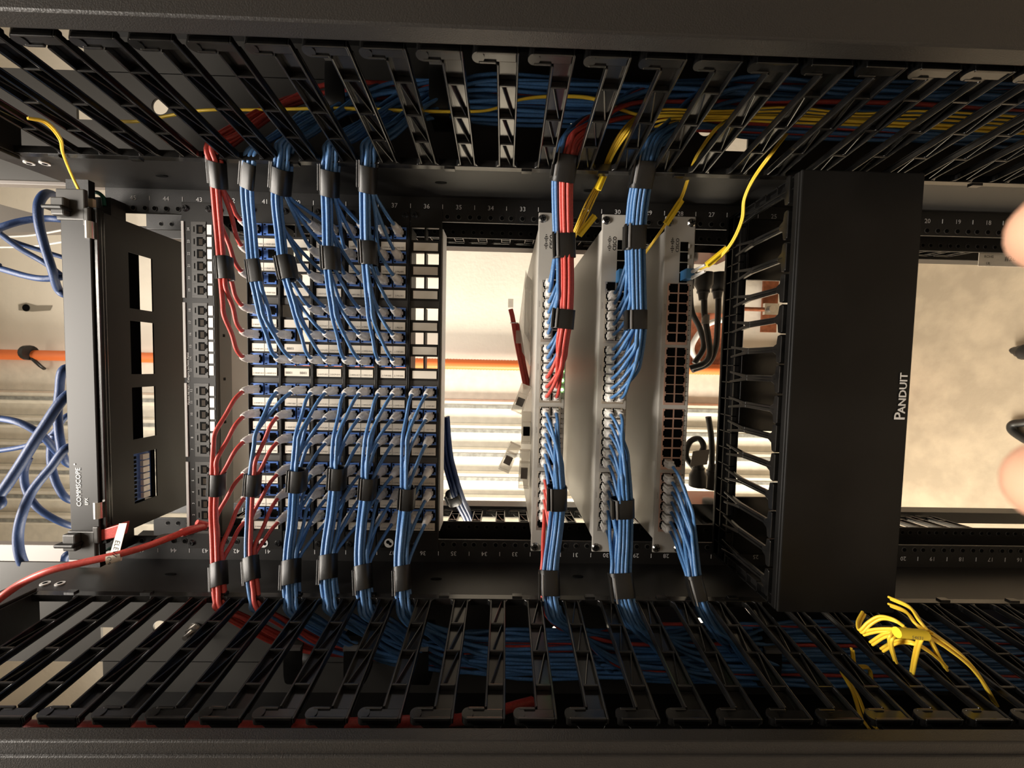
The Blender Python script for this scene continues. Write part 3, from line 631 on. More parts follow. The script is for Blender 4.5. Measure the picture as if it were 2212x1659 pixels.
bundle(1, [(815, 740, Yp), (811, 700, Yp), (803, 620, Yp), (797, 550, Yp), (795, 470, Yp), (795, 390, -.062), (797, 348, -.078), (802, 312, -.102)], [pc(37, c, j, 'blue') for c in range(6) for j in (0, 1)], .0022,
       [(796, 388, -.062, tl('blue cords of the fifth blue-jack panel', 'beside the photo-top fingers')), (797, 548, Yp, tl('blue cords of the fifth blue-jack panel', 'over the upper jacks'))], 0)
bundle(-1, [(490, 880, Yp), (476, 940, Yp), (471, 1000, Yp), (470, 1046, Yp), (468, 1100, Yp), (470, 1150, Yp), (473, 1235, -.062), (475, 1275, -.080), (481, 1310, -.102)], [pc(41, c, 0, 'red') for c in range(6, 12)], .0026,
       [(470, 1046, Yp, tl('lower red cord bundle', 'over the numbered panel')), (474, 1240, -.064, tl('lower red cord bundle', 'beside the photo-bottom fingers'))], 0, aspect=.9)
bundle(-1, [(566, 900, Yp), (558, 960, Yp), (552, 1000, Yp), (547, 1046, Yp), (543, 1120, Yp), (541, 1180, Yp), (543, 1228, -.062), (548, 1275, -.080), (556, 1312, -.102)], [pc(40, 6, 0, 'blue'), pc(40, 6, 1, 'blue')] + [pc(40, c, 0, 'red') for c in range(7, 12)], .0024,
       [(547, 1046, Yp, tl('mixed red and blue bundle', 'over the topmost blue jacks')), (543, 1228, -.063, tl('mixed red and blue bundle', 'beside the photo-bottom fingers'))], 0)
for n, st, t1, t2 in ((39, [(662, 880, Yp), (652, 950, Yp), (648, 990, Yp), (644, 1037, Yp), (639, 1120, Yp), (632, 1180, Yp), (629, 1235, -.062), (630, 1280, -.080), (636, 1318, -.102)], (644, 1037), (629, 1233)),
                      (38, [(745, 880, Yp), (734, 950, Yp), (731, 990, Yp), (730, 1032, Yp), (722, 1110, Yp), (713, 1170, Yp), (709, 1226, -.062), (711, 1274, -.080), (720, 1316, -.102)], (730, 1032), (709, 1222)),
                      (37, [(812, 890, Yp), (801, 960, Yp), (797, 1010, Yp), (796, 1053, Yp), (787, 1130, Yp), (783, 1190, Yp), (785, 1246, -.064), (788, 1288, -.082), (797, 1326, -.102)], (796, 1053), (785, 1244)),
                      (36, [(888, 880, Yp), (882, 960, Yp), (881, 1020, Yp), (880, 1075, Yp), (873, 1140, Yp), (868, 1200, Yp), (869, 1248, -.064), (871, 1290, -.082), (880, 1330, -.102)], (881, 1075), (869, 1246))):
    bundle(-1, st, [pc(n, c, j, 'blue') for c in range(6, 12) for j in (0, 1)], .0022,
           [(t1[0], t1[1], Yp, tl('blue cords of the %s blue-jack panel' % {39: 'third', 38: 'fourth', 37: 'fifth', 36: 'sixth'}[n], 'over the lower jacks')), (t2[0], t2[1] + 2, -.063, tl('blue cords of the %s blue-jack panel' % {39: 'third', 38: 'fourth', 37: 'fifth', 36: 'sixth'}[n], 'beside the photo-bottom fingers'))], 0)
def sp_(n, i, j, m):
    col = 'red' if m == 'red' else 'blue'
    l = '%s patch cord in %s port of %s row, %s port block of the %s switch' % (col, 'left' if j == 0 else 'right', ORD[i % 6], ORD[i // 6], {32: 'leftmost', 30: 'middle', 28: 'rightmost'}[n])
    return dict(p=(SX[i], -.0030, (n - 1) * U + SZ[j]), m=m, l=l, g='%s patch cords of the %s' % (col, {32: 'leftmost switch', 30: 'middle switch', 28: 'rightmost switch'}[n]), up=(j == 0))
bundle(1, [(1197, 830, -.050), (1203, 780, -.055), (1210, 730, -.055), (1216, 690, -.058), (1219, 620, Yp), (1218, 532, Yp), (1216, 450, Yp), (1216, 395, -.062), (1219, 362, -.070), (1228, 325, -.088), (1240, 295, -.104)],
       [sp_(32, i, 0, 'blue') for i in range(9)] + [sp_(32, i, 0, 'red') for i in range(9, 12)] + [sp_(32, i, 1, 'red') for i in (7, 8, 9, 10, 11)], .0025,
       [(1219, 364, -.069, tl('red and blue switch bundle', 'beside the photo-top fingers')), (1218, 532, Yp, tl('red and blue switch bundle', 'beside the maker logo'), .029), (1217, 690, -.058, tl('red and blue switch bundle', 'next to the upper ports'), .024)], 0, dj=.040, zone='sw', aspect=1.15)
bundle(1, [(1350, 830, -.055), (1365, 770, -.058), (1371, 730, Yp), (1373, 692, Yp), (1371, 600, Yp), (1370, 514, Yp), (1376, 440, Yp), (1386, 385, -.064), (1394, 345, -.080), (1408, 308, -.104)],
       [sp_(30, i, 0, 'blue') for i in range(1, 12)] + [sp_(30, i, 1, 'blue') for i in range(3, 12)], .0022,
       [(1387, 378, -.066, tl('thick blue bundle of the middle switch', 'beside the photo-top fingers')), (1370, 514, Yp, tl('thick blue bundle of the middle switch', 'over the plate end')), (1373, 692, Yp, tl('thick blue bundle of the middle switch', 'next to the upper ports'), .024)], 0, dj=.040, zone='sw', aspect=1.1)
bundle(-1, [(1188, 905, -.045), (1194, 960, -.052), (1199, 1010, -.058), (1203, 1074, Yp), (1198, 1140, Yp), (1189, 1210, -.062), (1186, 1260, -.067), (1190, 1298, -.084), (1200, 1332, -.104)],
       [sp_(32, i, 0, 'blue') for i in range(12, 18)] + [sp_(32, i, 1, 'blue') for i in range(12, 17)] + [sp_(32, i, 0, 'red') for i in range(18, 23)], .0023,
       [(1203, 1074, Yp, tl('blue and red lower switch bundle', 'over the lower ports'), .029), (1186, 1258, -.067, tl('blue and red lower switch bundle', 'beside the photo-bottom fingers'))], 0, dj=.045, zone='sw')
bundle(-1, [(1325, 915, -.045), (1333, 960, -.052), (1340, 1030, -.058), (1344, 1096, Yp), (1343, 1170, Yp), (1340, 1225, -.062), (1342, 1265, -.067), (1352, 1308, -.086), (1370, 1345, -.106)],
       [sp_(30, i, 0, 'blue') for i in range(12, 24)] + [sp_(30, i, 1, 'blue') for i in range(12, 22)], .0022,
       [(1344, 1096, Yp, tl('lower blue bundle of the middle switch', 'over the lower ports'), .024), (1342, 1264, -.067, tl('lower blue bundle of the middle switch', 'beside the photo-bottom fingers'))], 0, dj=.045, zone='sw')
bundle(-1, [(1462, 1000, -.045), (1474, 1060, -.052), (1484, 1120, -.058), (1490, 1170, Yp), (1496, 1230, -.062), (1503, 1270, -.067), (1519, 1316, -.086), (1543, 1355, -.106)],
       [sp_(28, 17, 0, 'blue')] + [sp_(28, i, 0, 'blue') for i in range(18, 24)] + [sp_(28, i, 1, 'blue') for i in range(18, 23)], .0022,
       [(1503, 1270, -.067, tl('blue bundle of the rightmost switch', 'beside the photo-bottom fingers'))], 0, dj=.050, zone='sw')
for i, (u, v, Y, sd, L_) in enumerate(((742, 232, -.062, 1, 'second from photo left in the upper duct'), (955, 215, -.062, 1, 'middle of the upper duct'), (655, 1395, -.062, -1, 'photo-left end of the lower duct'), (778, 1420, -.062, -1, 'lower duct, below the fourth bundle'), (915, 1430, -.062, -1, 'lower duct, below the sixth bundle'), (1640, 1425, -.062, -1, 'lower duct, right of the last bundle'))):
    z = W(u, v, Y)[2]; sx = DUCT[sd]['c'][0]; tie((sx, -.062, z), (0, 0, 1), .034, .026, .022, 'black wrap round the duct cables, ' + L_)

# ------------------------------------------------------------------ fibre cords
def fib(pts, label, r=.0011, pair=True, grp='yellow fiber cords', m='yellow'):
    P = px(*pts); e = empty('fiber_cable', P[0], label, 'fiber cord', grp)
    for k in ((-1, 1) if pair else (0,)):
        b = MB(); off = np.array([.0, .0006, .0012]) * k; b.tube(cr([p + off * (1 + .6 * math.sin(i * 1.3)) for i, p in enumerate(P)], 8), r, m, 7); b.build('strand', e)
    return e
fib([(60, 255, -.17), (100, 265, -.16), (130, 300, -.14), (136, 330, -.11), (152, 372, -.07), (176, 422, -.045)], 'yellow fiber pair crossing the rack corner into the enclosure')
fib([(240, 262, -.05), (300, 262, -.06), (370, 249, -.07), (440, 238, -.085), (560, 237, -.085), (700, 234, -.085), (800, 236, -.085), (900, 240, -.085), (1000, 241, -.085), (1060, 237, -.085), (1130, 214, -.085), (1210, 208, -.085), (1285, 214, -.088), (1370, 246, -.095), (1450, 250, -.10), (1700, 255, -.10), (2240, 282, -.10)], 'long yellow fiber pair running the length of the upper duct', .0015)
def flag(par, c, d, up, L, wd, m='yellowflag', txt='', name='label_flag'):
    c = np.array(c); d = np.array(d) / np.linalg.norm(d); up = np.array(up, float); up = up - d * np.dot(up, d); up /= np.linalg.norm(up); nn = np.cross(d, up)
    b = MB(); b.obox(c - d * L / 2 - up * wd / 2 - nn * .0004, d * L, up * wd, nn * .0008, m); b.tube([c - d * L / 2, c + d * L / 2], .0020, m, 8)
    if txt: b.text(txt, c - Y3 * .0006, d, up, .0035, 'ink', .0006)
    b.build(name, par)
UPI = np.array([1, 0, .6])
def fgroup(main, n, label, flags, spread=.0018):
    e = empty('fiber_cable', W(*main[0]), label, 'fiber cord', 'yellow fiber cords')
    for i in range(n):
        b = MB(); P = px(*main); k = i - (n - 1) / 2; b.tube(cr([p + np.array([.3, .5, 1]) * spread * k * (.4 + .6 * abs(math.sin(j * .9 + i))) for j, p in enumerate(P)], 8), .0012, 'yellow', 7); b.build('strand', e)
    for u0, v0, u1, v1, Y, txt in flags:
        a = W(u0, v0, Y); c = W(u1, v1, Y); flag(e, (a + c) / 2 + [0, -.003, 0], c - a, (.6, 0, -1), np.linalg.norm(c - a), .008, txt=txt)
    return e
fgroup([(1420, 238, -.10), (1385, 250, -.12), (1350, 285, -.14), (1320, 335, -.10), (1300, 385, -.075), (1275, 435, -.06), (1255, 480, -.05), (1232, 530, -.035), (1222, 585, -.02)], 4, 'group of yellow fibers with folded labels, behind the red and blue bundle', [(1311, 362, 1290, 412, -.08, ''), (1284, 468, 1250, 510, -.055, '')], .0026)
fgroup([(1590, 250, -.10), (1550, 275, -.125), (1514, 322, -.110), (1499, 350, -.098), (1486, 388, -.078), (1470, 430, -.06), (1440, 480, -.045), (1410, 525, -.030), (1388, 556, -.018), (1378, 585, -.010)], 2, 'yellow fiber pair with one yellow label reaching the middle switch', [(1470, 434, 1436, 486, -.055, 'FIBER')])
e = fgroup([(1700, 290, -.10), (1668, 330, -.125), (1628, 385, -.10), (1608, 430, -.085), (1603, 475, -.08), (1580, 525, -.070), (1545, 565, -.055), (1512, 582, -.035)], 2, 'yellow fiber pair ending in white boots at the rightmost switch', [(1568, 538, 1524, 574, -.058, '')])
for k in (0, 1):
    b = MB(); a = W(1523, 572 + k * 14, -.045); c = W(1494, 588 + k * 12, -.020); b.tube([a, c], [.0016, .0026], 'white', 10); b.build('connector_boot', e)
b = MB(); c = W(1484, 594, -.012); b.box(c + [-.0065, -.010, -.0055], c + [.0065, .012, .0055], 'lc'); b.build('connector', e)
b = MB(); c = W(1343, 596, -.010); b.box(c + [-.0085, -.006, -.006], c + [.0085, .010, .006], 'lc'); tag(b.build('fiber_connector', bevel=.001), 'blue fiber connector in the middle switch, beside the thick blue bundle', 'connector')
for i in range(5):
    o_ = i * 9; fib([(1395 + i * 5, 238 + o_, -.10 + .004 * i), (1450, 236 + o_ * .8, -.10), (1560, 240 + o_ * .55, -.10), (1700, 232 + o_ * .9, -.10), (1850, 245 + o_ * .7, -.10), (2000, 240 + o_, -.10), (2240, 255 + o_, -.10)], 'yellow fiber strand in the upper duct, %s of five counted downwards' % ORD[i], .0013, False, 'yellow fiber strands in the upper duct')
coil = [[(1925, 1295, -.20), (1968, 1315, -.22), (1990, 1345, -.235), (2004, 1362, -.24)], [(1925, 1310, -.20), (1960, 1325, -.22), (1982, 1352, -.235), (2006, 1368, -.24)],
        [(1868, 1327, -.19), (1857, 1350, -.20), (1862, 1367, -.21), (1880, 1350, -.215), (1905, 1337, -.22), (1935, 1343, -.23), (1958, 1358, -.235)],
        [(1866, 1372, -.21), (1895, 1365, -.22), (1930, 1364, -.23), (1960, 1368, -.24), (2003, 1370, -.24)], [(1885, 1393, -.21), (1915, 1375, -.225), (1950, 1372, -.235), (2000, 1372, -.24)],
        [(1908, 1407, -.20), (1938, 1390, -.22), (1975, 1392, -.235), (2010, 1410, -.23), (2045, 1440, -.20)], [(2003, 1368, -.24), (1990, 1385, -.245), (1980, 1420, -.22), (1973, 1456, -.19)],
        [(1935, 1372, -.235), (1926, 1385, -.235), (1930, 1410, -.22), (1937, 1432, -.19)], [(2005, 1376, -.24), (2045, 1400, -.24), (2090, 1435, -.235), (2125, 1475, -.22), (2155, 1525, -.19)], [(2012, 1368, -.24), (2055, 1398, -.24), (2092, 1430, -.235), (2122, 1470, -.22), (2150, 1520, -.19)],
        [(2000, 1372, -.24), (2015, 1390, -.24), (2030, 1420, -.22), (2046, 1448, -.19)],
        [(1843, 1405, -.16), (1850, 1440, -.16), (1878, 1445, -.15), (1885, 1470, -.15), (1898, 1490, -.14)], [(1820, 1455, -.16), (1845, 1500, -.17), (1862, 1550, -.19), (1882, 1580, -.20)], [(1828, 1462, -.15), (1855, 1505, -.16), (1876, 1555, -.18), (1900, 1580, -.19)]]
e = empty('fiber_cable', W(1980, 1370, -.2), 'tangled coil of yellow fiber cord looped over the fingers at lower photo right', 'fiber cord')
for i, p in enumerate(coil):
    b = MB(); b.tube(cr(px(*p), 8), .0012, 'yellow', 8); b.tube(cr([q + [.0018, .001, .0014] for q in px(*p)], 8), .0012, 'yellow', 8); b.build('strand', e)
b = MB(); a = W(1937, 1366, -.245); c = W(2000, 1372, -.245); b.tube([a, c], .0042, 'yellowflag', 10); b.text('54631', (a + c) / 2 - [0, .0044, 0], (c - a) / np.linalg.norm(c - a), (1, 0, 0), .004, 'ink', .0004); b.build('label_flag', e)

# ------------------------------------------------------------------ red service cord, labels
P = px((-40, 1325, -.13), (0, 1292, -.13), (50, 1258, -.12), (110, 1232, -.115), (180, 1215, -.105), (245, 1200, -.095), (310, 1182, -.08), (370, 1160, -.065), (405, 1146, -.05), (432, 1138, -.030), (446, 1134, -.012))
b = MB(); b.tube(cr(P, 6), .0042, 'red', 10); rc = b.build('service_cable'); tag(rc, 'thick red cord with white flag label, running off the photo lower left into port one', 'network cord')
b = MB(); a = W(392, 1151, -.055); c = W(440, 1137, -.022); b.tube([a + (c - a) * t for t in np.linspace(0, 1, 12)], [.0048 + (.0008 if k % 2 else 0) for k in range(12)], 'red', 12); b.tube([W(425, 1128, -.03), W(447, 1132, -.02)], [.0035, .003], 'red', 8); b.build('boot', rc)
b = MB(); p = [W(257, 1131, -.085), W(274, 1130, -.085), W(254, 1209, -.0945), W(232, 1214, -.0945)]; b.prism(p, (0, .0006, 0), 'label')
a = W(257, 1170, -.088); d_ = W(247, 1212, -.0925) - W(257, 1168, -.0925); d_ /= np.linalg.norm(d_); uu = np.cross([0, -1, 0], d_); uu /= np.linalg.norm(uu)
b.text('ELEVA', W(251, 1187, -.0980), d_, uu, .0082, 'hole', .0003)
c = W(246, 1206, -.096); b.cyl(c - (P[6] - P[5]) / np.linalg.norm(P[6] - P[5]) * .006, c + (P[6] - P[5]) / np.linalg.norm(P[6] - P[5]) * .006, .0052, 'label', 14); b.text('OR', c + [0, -.0056, 0], d_, uu, .0075, 'hole', .0003); b.build('flag_label', rc)
b = MB(); b.prism([W(206, 1148, -.05), W(262, 1132, -.05), W(256, 1160, -.05), (W(208, 1171, -.05))], (0, .012, 0), 'red'); tag(b.build('red_tab', bevel=.001), 'small red plastic tab under the enclosure corner, beside the white flag', 'tab')
b = MB(); b.tube(cr(px((330, 1172, -.01), (352, 1157, -.01), (400, 1156, -.008))), .0022, 'galv'); tag(b.build('grey_wire'), 'thin grey wire under the enclosure, behind the red cord', 'wire')
b = MB(); b.tube(cr([W(-60, 1568, -.22), W(100, 1572, -.222), W(300, 1573, -.222), W(500, 1573, -.222), W(700, 1568, -.222), W(880, 1560, -.20), W(1010, 1552, -.16), W(1150, 1515, -.12)], 6), .0052, 'red', 8); tag(b.build('red_cable'), 'red cable lying behind the hooked finger tips along the photo bottom', 'cable')

# ------------------------------------------------------------------ blue cables above the rack
loops = [([(150, 640, .06), (126, 625, .05), (112, 580, .03), (96, 530, .02), (84, 480, .01), (84, 440, .01), (100, 418, .02), (120, 424, .04), (140, 448, .07)], .0052),
         ([(150, 476, .05), (100, 472, .04), (50, 477, .03), (0, 492, .02), (-60, 520, .02)], .0046), ([(-40, 480, .06), (0, 505, .06), (45, 538, .06), (100, 570, .06), (150, 605, .08)], .0042),
         ([(20, 518, .065), (60, 532, .08), (150, 560, .10), (175, 566, .10)], .0036), ([(-40, 570, .04), (0, 580, .04), (60, 597, .04), (100, 602, .04), (150, 598, .05)], .0046),
         ([(-30, 1095, -.02), (0, 1068, -.02), (40, 1010, -.01), (90, 930, .0), (150, 850, .02)], .0060), ([(-40, 902, .05), (0, 904, .05), (45, 914, .05), (90, 940, .06), (122, 975, .08), (150, 1000, .10)], .0050),
         ([(140, 795, .05), (128, 850, .05), (125, 900, .05), (130, 950, .05), (145, 1000, .06)], .0052), ([(-40, 974, .09), (0, 973, .09), (60, 962, .09), (110, 940, .09), (150, 895, .10)], .0040),
         ([(118, 940, .08), (110, 970, .08), (112, 1010, .08), (125, 1050, .08), (150, 1080, .09)], .0050), ([(62, 990, .07), (52, 1020, .07), (58, 1060, .07), (85, 1100, .07), (145, 1133, .09)], .0048),
         ([(150, 965, .03), (110, 1010, .02), (70, 1060, .01), (48, 1110, .0), (39, 1160, .0), (45, 1205, .0), (65, 1240, .01), (95, 1268, .03)], .0056), ([(150, 1195, .05), (138, 1215, .05), (128, 1250, .06)], .0046)]
def ext(p):
    def e(q): return (q[0] - 260, q[1] + (30 if q[1] < 800 else -30), q[2] + .05) if q[0] < 0 else (q[0] + 55, q[1] + 8, max(q[2] + .05, .06))
    return ([e(p[0])] if p[0][0] < 0 or p[0][0] >= 140 else []) + list(p) + ([e(p[-1])] if p[-1][0] < 0 or p[-1][0] >= 140 else [])
for i, (p, r) in enumerate(loops):
    p = ext(p)
    b = MB(); b.tube(cr(px(*p), 8), r, 'bluedk', 10)
    L_ = ['tallest arch, top of the group', 'second arc from photo top', 'arc sloping behind the tallest arch', 'short piece beside the sloping arc', 'flat arc at mid height', 'thickest run to the lower left', 'arc bending below the conduit', 'run hugging the enclosure edge', 'thin level run under the thick straight one', 'short hook near the enclosure edge', 'hanging arc below the thin level run', 'longest hanging loop, lowest of the group', 'stub under the enclosure ear'][i]
    tag(b.build('data_cable'), 'blue data cable above the rack, ' + L_, 'cable', 'blue cables above the rack')
for i, p in enumerate(([(-40, 514, .6), (0, 512, .6), (70, 508, .6), (150, 494, .6)], [(-40, 536, .6), (0, 534, .6), (70, 532, .6), (150, 520, .6)])):
    b = MB(); b.tube(cr(px(*p), 6), .0028, 'white', 6); tag(b.build('white_wire'), 'thin white wire crossing behind the blue loops, %s of two' % ('upper', 'lower')[i], 'wire')
# navy bundle behind the lowest jack panel
e = None
for i in range(9):
    b = MB(); a, c = (i % 3) * .006, (i // 3) * .006
    q = [p + np.array([a * .3, c, -a]) for p in px((950, 905, .10), (957, 985, .10), (970, 1040, .10), (985, 1085, .12), (1000, 1115, .16), (1010, 1140, .20))]
    b.tube(cr(q, 5), .0030, 'bluedk', 7); tag(b.build('data_cable'), 'navy data cable in the tied bunch behind the panels, %s of its %s row' % (ORD[i % 3], ('front', 'middle', 'back')[i // 3]), 'cable', 'navy cables behind the panels')
tie(W(980, 1075, .115), W(990, 1100, .13) - W(965, 1040, .10), .0125, .0125, .020, 'black tie round the navy bunch behind the lowest blue-jack panel')

# ------------------------------------------------------------------ power cords behind the rightmost switch
def pcord(pts, plugc, lab, up=True, tagc=None):
    P = px(*pts); b = MB(); b.tube(cr(P, 8), .0058, 'black', 10); o = b.build('power_cable'); tag(o, lab, 'power cord', 'black power cords')
    b = MB(); c = W(*plugc); s = 1 if up else -1
    b.tube([c, c - X3 * s * .022, c - X3 * s * .030, c - X3 * s * .040, c - X3 * s * .052], [.017, .017, .0125, .0095, .0075], 'black', 14); b.cyl(c - X3 * s * .034, c - X3 * s * .038, .012, 'black'); b.build('plug', o)
    if tagc: b = MB(); q = W(*tagc); b.cyl(q - X3 * .009, q + X3 * .009, .0072, 'tray', 12); b.build('sleeve_label', o)
pcord([(1521, 640, .20), (1522, 680, .20), (1530, 730, .20), (1533, 765, .20), (1520, 785, .21), (1490, 795, .22)], (1521, 590, .20), 'black power cord with grey sleeve, nearer of the upper two', True, (1524, 690, .20))
pcord([(1552, 640, .24), (1550, 700, .24), (1546, 750, .24), (1530, 785, .24), (1495, 800, .24)], (1552, 590, .24), 'black power cord half hidden by the comb base, upper photo side', True)
pcord([(1490, 610, .26), (1494, 670, .26), (1512, 710, .26), (1520, 750, .26), (1500, 785, .26)], (1488, 585, .27), 'black power cord half hidden by the rightmost switch, upper photo side', True)
pcord([(1511, 1010, .20), (1512, 985, .20), (1520, 965, .20), (1510, 948, .21), (1490, 955, .22), (1482, 985, .22), (1500, 1012, .22)], (1507, 1050, .20), 'black power cord tied in a loop with a grey tag, lower photo side', False)
pcord([(1537, 1015, .24), (1538, 980, .24), (1536, 940, .24), (1530, 900, .24)], (1537, 1055, .24), 'black power cord half hidden by the comb base, lower photo side', False)
b = MB(); c = W(1497, 975, .19); b.obox(c, np.array([-.030, 0, .004]), np.array([.004, .002, -.034]), Y3 * .001, 'tray'); tag(b.build('cord_tag'), 'grey paper tag hanging on the looped black power cord', 'tag')
b = MB(); a = W(1490, 1085, .19); c = W(1560, 1100, .19); b.box((a[0], .18, a[2]), (a[0] - .06, .26, c[2] - .02), 'plastic'); tag(b.build('power_strip'), 'black power strip body behind the lower power plugs', 'power strip')
b = MB(); a = W(1490, 560, .19); b.box((a[0] + .01, .18, a[2] + .01), (a[0] + .045, .26, a[2] - .09), 'plastic'); tag(b.build('power_strip'), 'black power strip body above the upper power plugs', 'power strip')

# ------------------------------------------------------------------ bags hanging beside the leftmost switch
sx = W(1143, 700, .10)[2]
b = MB(); b.tube(cr(px((1103, 668, .12), (1108, 690, .12), (1116, 740, .12), (1126, 790, .12), (1136, 840, .12)), 6), .0042, 'red', 8); b.tube(cr(px((1117, 700, .125), (1124, 740, .125), (1132, 790, .125), (1142, 835, .125)), 6), .0042, 'red', 8)
rb = b.build('coiled_cable'); tag(rb, 'dark red cord folded and tied, clear plug pointing up, behind the leftmost switch', 'network cord')
b = MB(); c = W(1103, 664, .12); b.box(c - [.0, .004, .0045], c + [.014, .004, .0045], 'casing'); b.build('plug', rb)
b = MB(); c = W(1120, 727, .118); b.box(c - [.012, .004, .0045], c + [.010, .004, .0045], 'casing'); b.build('second_plug', rb)
b = MB(); c = W(1111, 698, .12); b.cyl(c - X3 * .0006, c + X3 * .0006, .0075, 'white', 14); b.build('twist_tie', rb)
def bag(outline, Y, T, lab, name='plastic_bag', m='bag'):
    b = MB(); P = px(*[(u, v, Y) for u, v in outline]); n = len(P); c = sum(P) / n
    v = P + [p + Y3 * T * .4 for p in P]; inner = [c + (p - c) * .55 for p in P]; v += [p - Y3 * T for p in inner] + [p + Y3 * T * 1.4 for p in inner]
    f = []
    for i in range(n):
        j = (i + 1) % n; f += [(i, j, n + j, n + i), (i, 2 * n + i, 2 * n + j, j), (n + i, n + j, 3 * n + j, 3 * n + i)]
    f += [list(range(2 * n, 3 * n)), list(range(4 * n - 1, 3 * n - 1, -1))]
    b.add(v, f, m, True); return tag(b.build(name), lab, 'bag')
bag([(1136, 583), (1139, 594), (1150, 606), (1152, 700), (1150, 800), (1128, 760), (1121, 700), (1126, 660), (1131, 620)], .11, .008, 'crumpled clear bag over the dark red cord, behind the leftmost switch')
def clip(u, v, ang, lab, dark, m2='clear', hh=(.046, .0175, .014)):
    e = empty('connector_case', W(u, v, .05), lab, 'plastic case', 'clear plastic cases'); c = W(u, v, .05)
    d = np.array([-math.cos(ang), 0, math.sin(ang)]); q = np.array([math.sin(ang), 0, math.cos(ang)]); L_, wd, dp = hh; t = .0009
    o = c - d * L_ / 2 - q * wd / 2
    b = MB(); b.obox(o, d * L_, q * t, Y3 * dp, 'casing'); b.obox(o + q * (wd - t), d * L_, q * t, Y3 * dp, 'casing'); b.obox(o, d * t, q * wd, Y3 * dp, 'casing'); b.obox(o + d * (L_ - t), d * t, q * wd, Y3 * dp, 'casing'); b.obox(o + Y3 * dp, d * L_, q * wd, Y3 * t, 'casing'); b.obox(o + d * L_ * .32, d * t, q * wd, Y3 * dp, 'casing'); b.build('shell', e)
    b = MB(); b.obox(o + d * L_ * .48 + q * wd * .18 + Y3 * dp * .3, d * L_ * .28, q * wd * .64, Y3 * dp * .4, dark); b.build('insert', e)
clip(1127, 862, .35, 'clear plastic case tilted, uppermost of four beside the leftmost switch', 'ink')
clip(1138, 925, 0, 'clear plastic case with black insert, second of four beside the switch', 'hole', hh=(.050, .016, .014))
clip(1101, 990, .42, 'clear plastic case tilted outwards, third of four beside the switch', 'tray')
clip(1133, 1015, .03, 'clear plastic case with grey insert, lowest of four beside the switch', 'tray', hh=(.060, .0165, .014))

# ------------------------------------------------------------------ on the floor
P = [np.array(p) for p in (W(2240, 765, .55), W(2225, 770, .55))]
fp = W(2212, 757, .6); fp[2] = FZ + .02
b = MB(); a = W(2184, 756, .66); a = CP + (a - CP) * ((FZ + .015 - CP[2]) / (a[2] - CP[2])); c = W(2250, 765, .66); c = CP + (c - CP) * ((FZ + .02 - CP[2]) / (c[2] - CP[2]))
b.tube([a + (c - a) * t for t in np.linspace(0, 1, 12)], [.006 + .016 * min(1, t * 2.2) + (.0015 if k % 2 else 0) for k, t in enumerate(np.linspace(0, 1, 12))], 'black', 12)
o = b.build('cord_end'); tag(o, 'black ridged cord end lying on the concrete, at the photo right edge', 'cord end')
def onfloor(u, v, h=.012):
    a = W(u, v, .66); return CP + (a - CP) * ((FZ + h - CP[2]) / (a[2] - CP[2]))
b = MB(); b.tube(cr([onfloor(*q) for q in ((2260, 900), (2215, 912), (2190, 916), (2188, 930), (2212, 948), (2260, 975))], 8), .011, 'black', 10); tag(b.build('black_cable'), 'black cable loop on the concrete floor near the photo right edge', 'cable')

# ------------------------------------------------------------------ sticker on the far post side
b = MB(); a = W(2114, 546, .075); c = W(2240, 578, .075); b.box((a[0], .074, a[2]), (c[0], .0748, c[2]), 'label')
b.text('ROHS', (a[0] - .006, .074, a[2] - .016), (0, 0, -1), (1, 0, 0), .006, 'ink'); b.text('#26', (a[0] - .008, .074, a[2] - .052), (0, 0, -1), (1, 0, 0), .012, 'ink'); b.text('UL', (a[0] - .017, .074, a[2] - .016), (0, 0, -1), (1, 0, 0), .006, 'ink')
tag(b.build('sticker'), 'faded white sticker with dark print on the black upright, photo right', 'sticker')

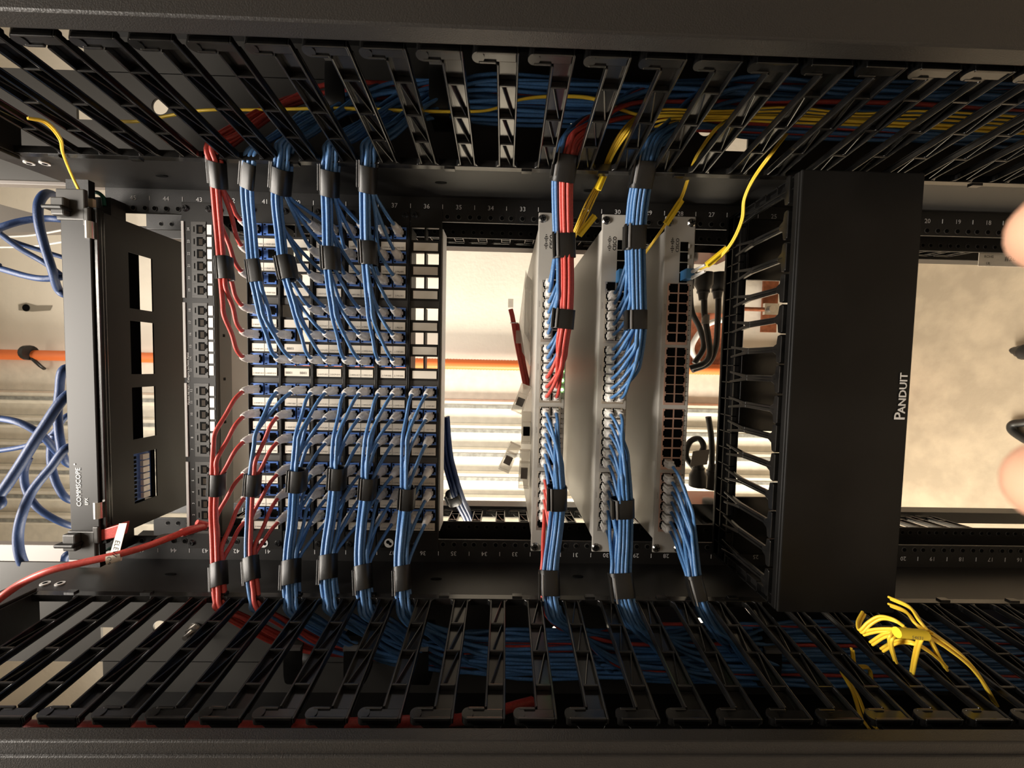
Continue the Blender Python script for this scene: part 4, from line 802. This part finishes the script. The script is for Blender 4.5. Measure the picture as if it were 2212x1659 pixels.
# ------------------------------------------------------------------ hand holding the phone (two blurred fingertips reach into view)
def limb(b, P, R, m='skin'):
    c = cr(P, 5); k = len(P); rr = []
    for i in range(len(c)): t = i / (len(c) - 1) * (k - 1); j = min(int(t), k - 2); rr.append(R[j] + (R[j + 1] - R[j]) * (t - j))
    e0 = c[0]; n = 12
    b.tube(c, rr, m, n)
    d = c[-1] - c[-2]; d /= np.linalg.norm(d); r = rr[-1]; tip = [c[-1] + d * r * math.sin(a) for a in np.linspace(0, PI / 2 - .05, 5)]; b.tube(tip, [r * math.cos(a) for a in np.linspace(0, PI / 2 - .05, 5)], m, n)
def hp(u, v, dep, back=0): return CP + dep * (R0 * ((u - 1106) / FPX) + R1 * ((v - 829.5) / FPX) + R2)
b = MB()
tips = [((2335, 488), .052), ((2520, 760), .050), ((2322, 1048), .052), ((2540, 1280), .050)]
pal = CP + np.array([-.005, -.075, -.115])
def offp(dx, dy, dz): return CP + np.array([dx, dy, dz])
roots = [offp(.030, -.040, -.120), offp(.008, -.043, -.124), offp(-.014, -.042, -.122), offp(-.036, -.036, -.116)]
for i, ((uv, dp), rt) in enumerate(zip(tips, roots)):
    t = hp(uv[0], uv[1], dp); mid = (t + rt) / 2 + np.array([0, .030, -.020]); m2 = t * .75 + rt * .25 + np.array([0, .016, -.010])
    limb(b, [rt, mid, m2, t], [.0095, .0088, .0080, .0072])
limb(b, [offp(.034, -.044, -.122), offp(.0, -.048, -.126), offp(-.040, -.042, -.120)], [.014, .015, .014])
limb(b, [offp(.030, -.050, -.124), offp(.020, -.065, -.130), offp(.0, -.085, -.140)], [.018, .022, .026])
limb(b, [offp(.002, -.065, -.128), offp(.030, -.075, -.126), offp(.045, -.085, -.120)], [.024, .020, .014])
limb(b, [offp(.045, -.085, -.125), offp(.056, -.075, -.100), offp(.058, -.060, -.080)], [.013, .011, .009])
limb(b, [offp(.002, -.055, -.118), offp(-.002, -.085, -.140), offp(-.004, -.120, -.170), offp(-.01, -.20, -.23), offp(-.02, -.34, -.33)], [.040, .044, .034, .030, .042])
hd = b.build('hand'); md = hd.modifiers.new('r', 'REMESH'); md.mode = 'VOXEL'; md.voxel_size = .0022; md.use_smooth_shade = True; sm = hd.modifiers.new('s', 'SMOOTH'); sm.iterations = 6; sm.factor = .5
bpy.context.view_layer.update(); me = bpy.data.meshes.new_from_object(hd.evaluated_get(bpy.context.evaluated_depsgraph_get())); hd.modifiers.clear(); hd.data = me
for p_ in me.polygons: p_.use_smooth = True
if not me.materials: me.materials.append(M['skin'])
tag(hd, 'blurred hand of the person holding the phone, fingertips at the photo right edge', 'hand')
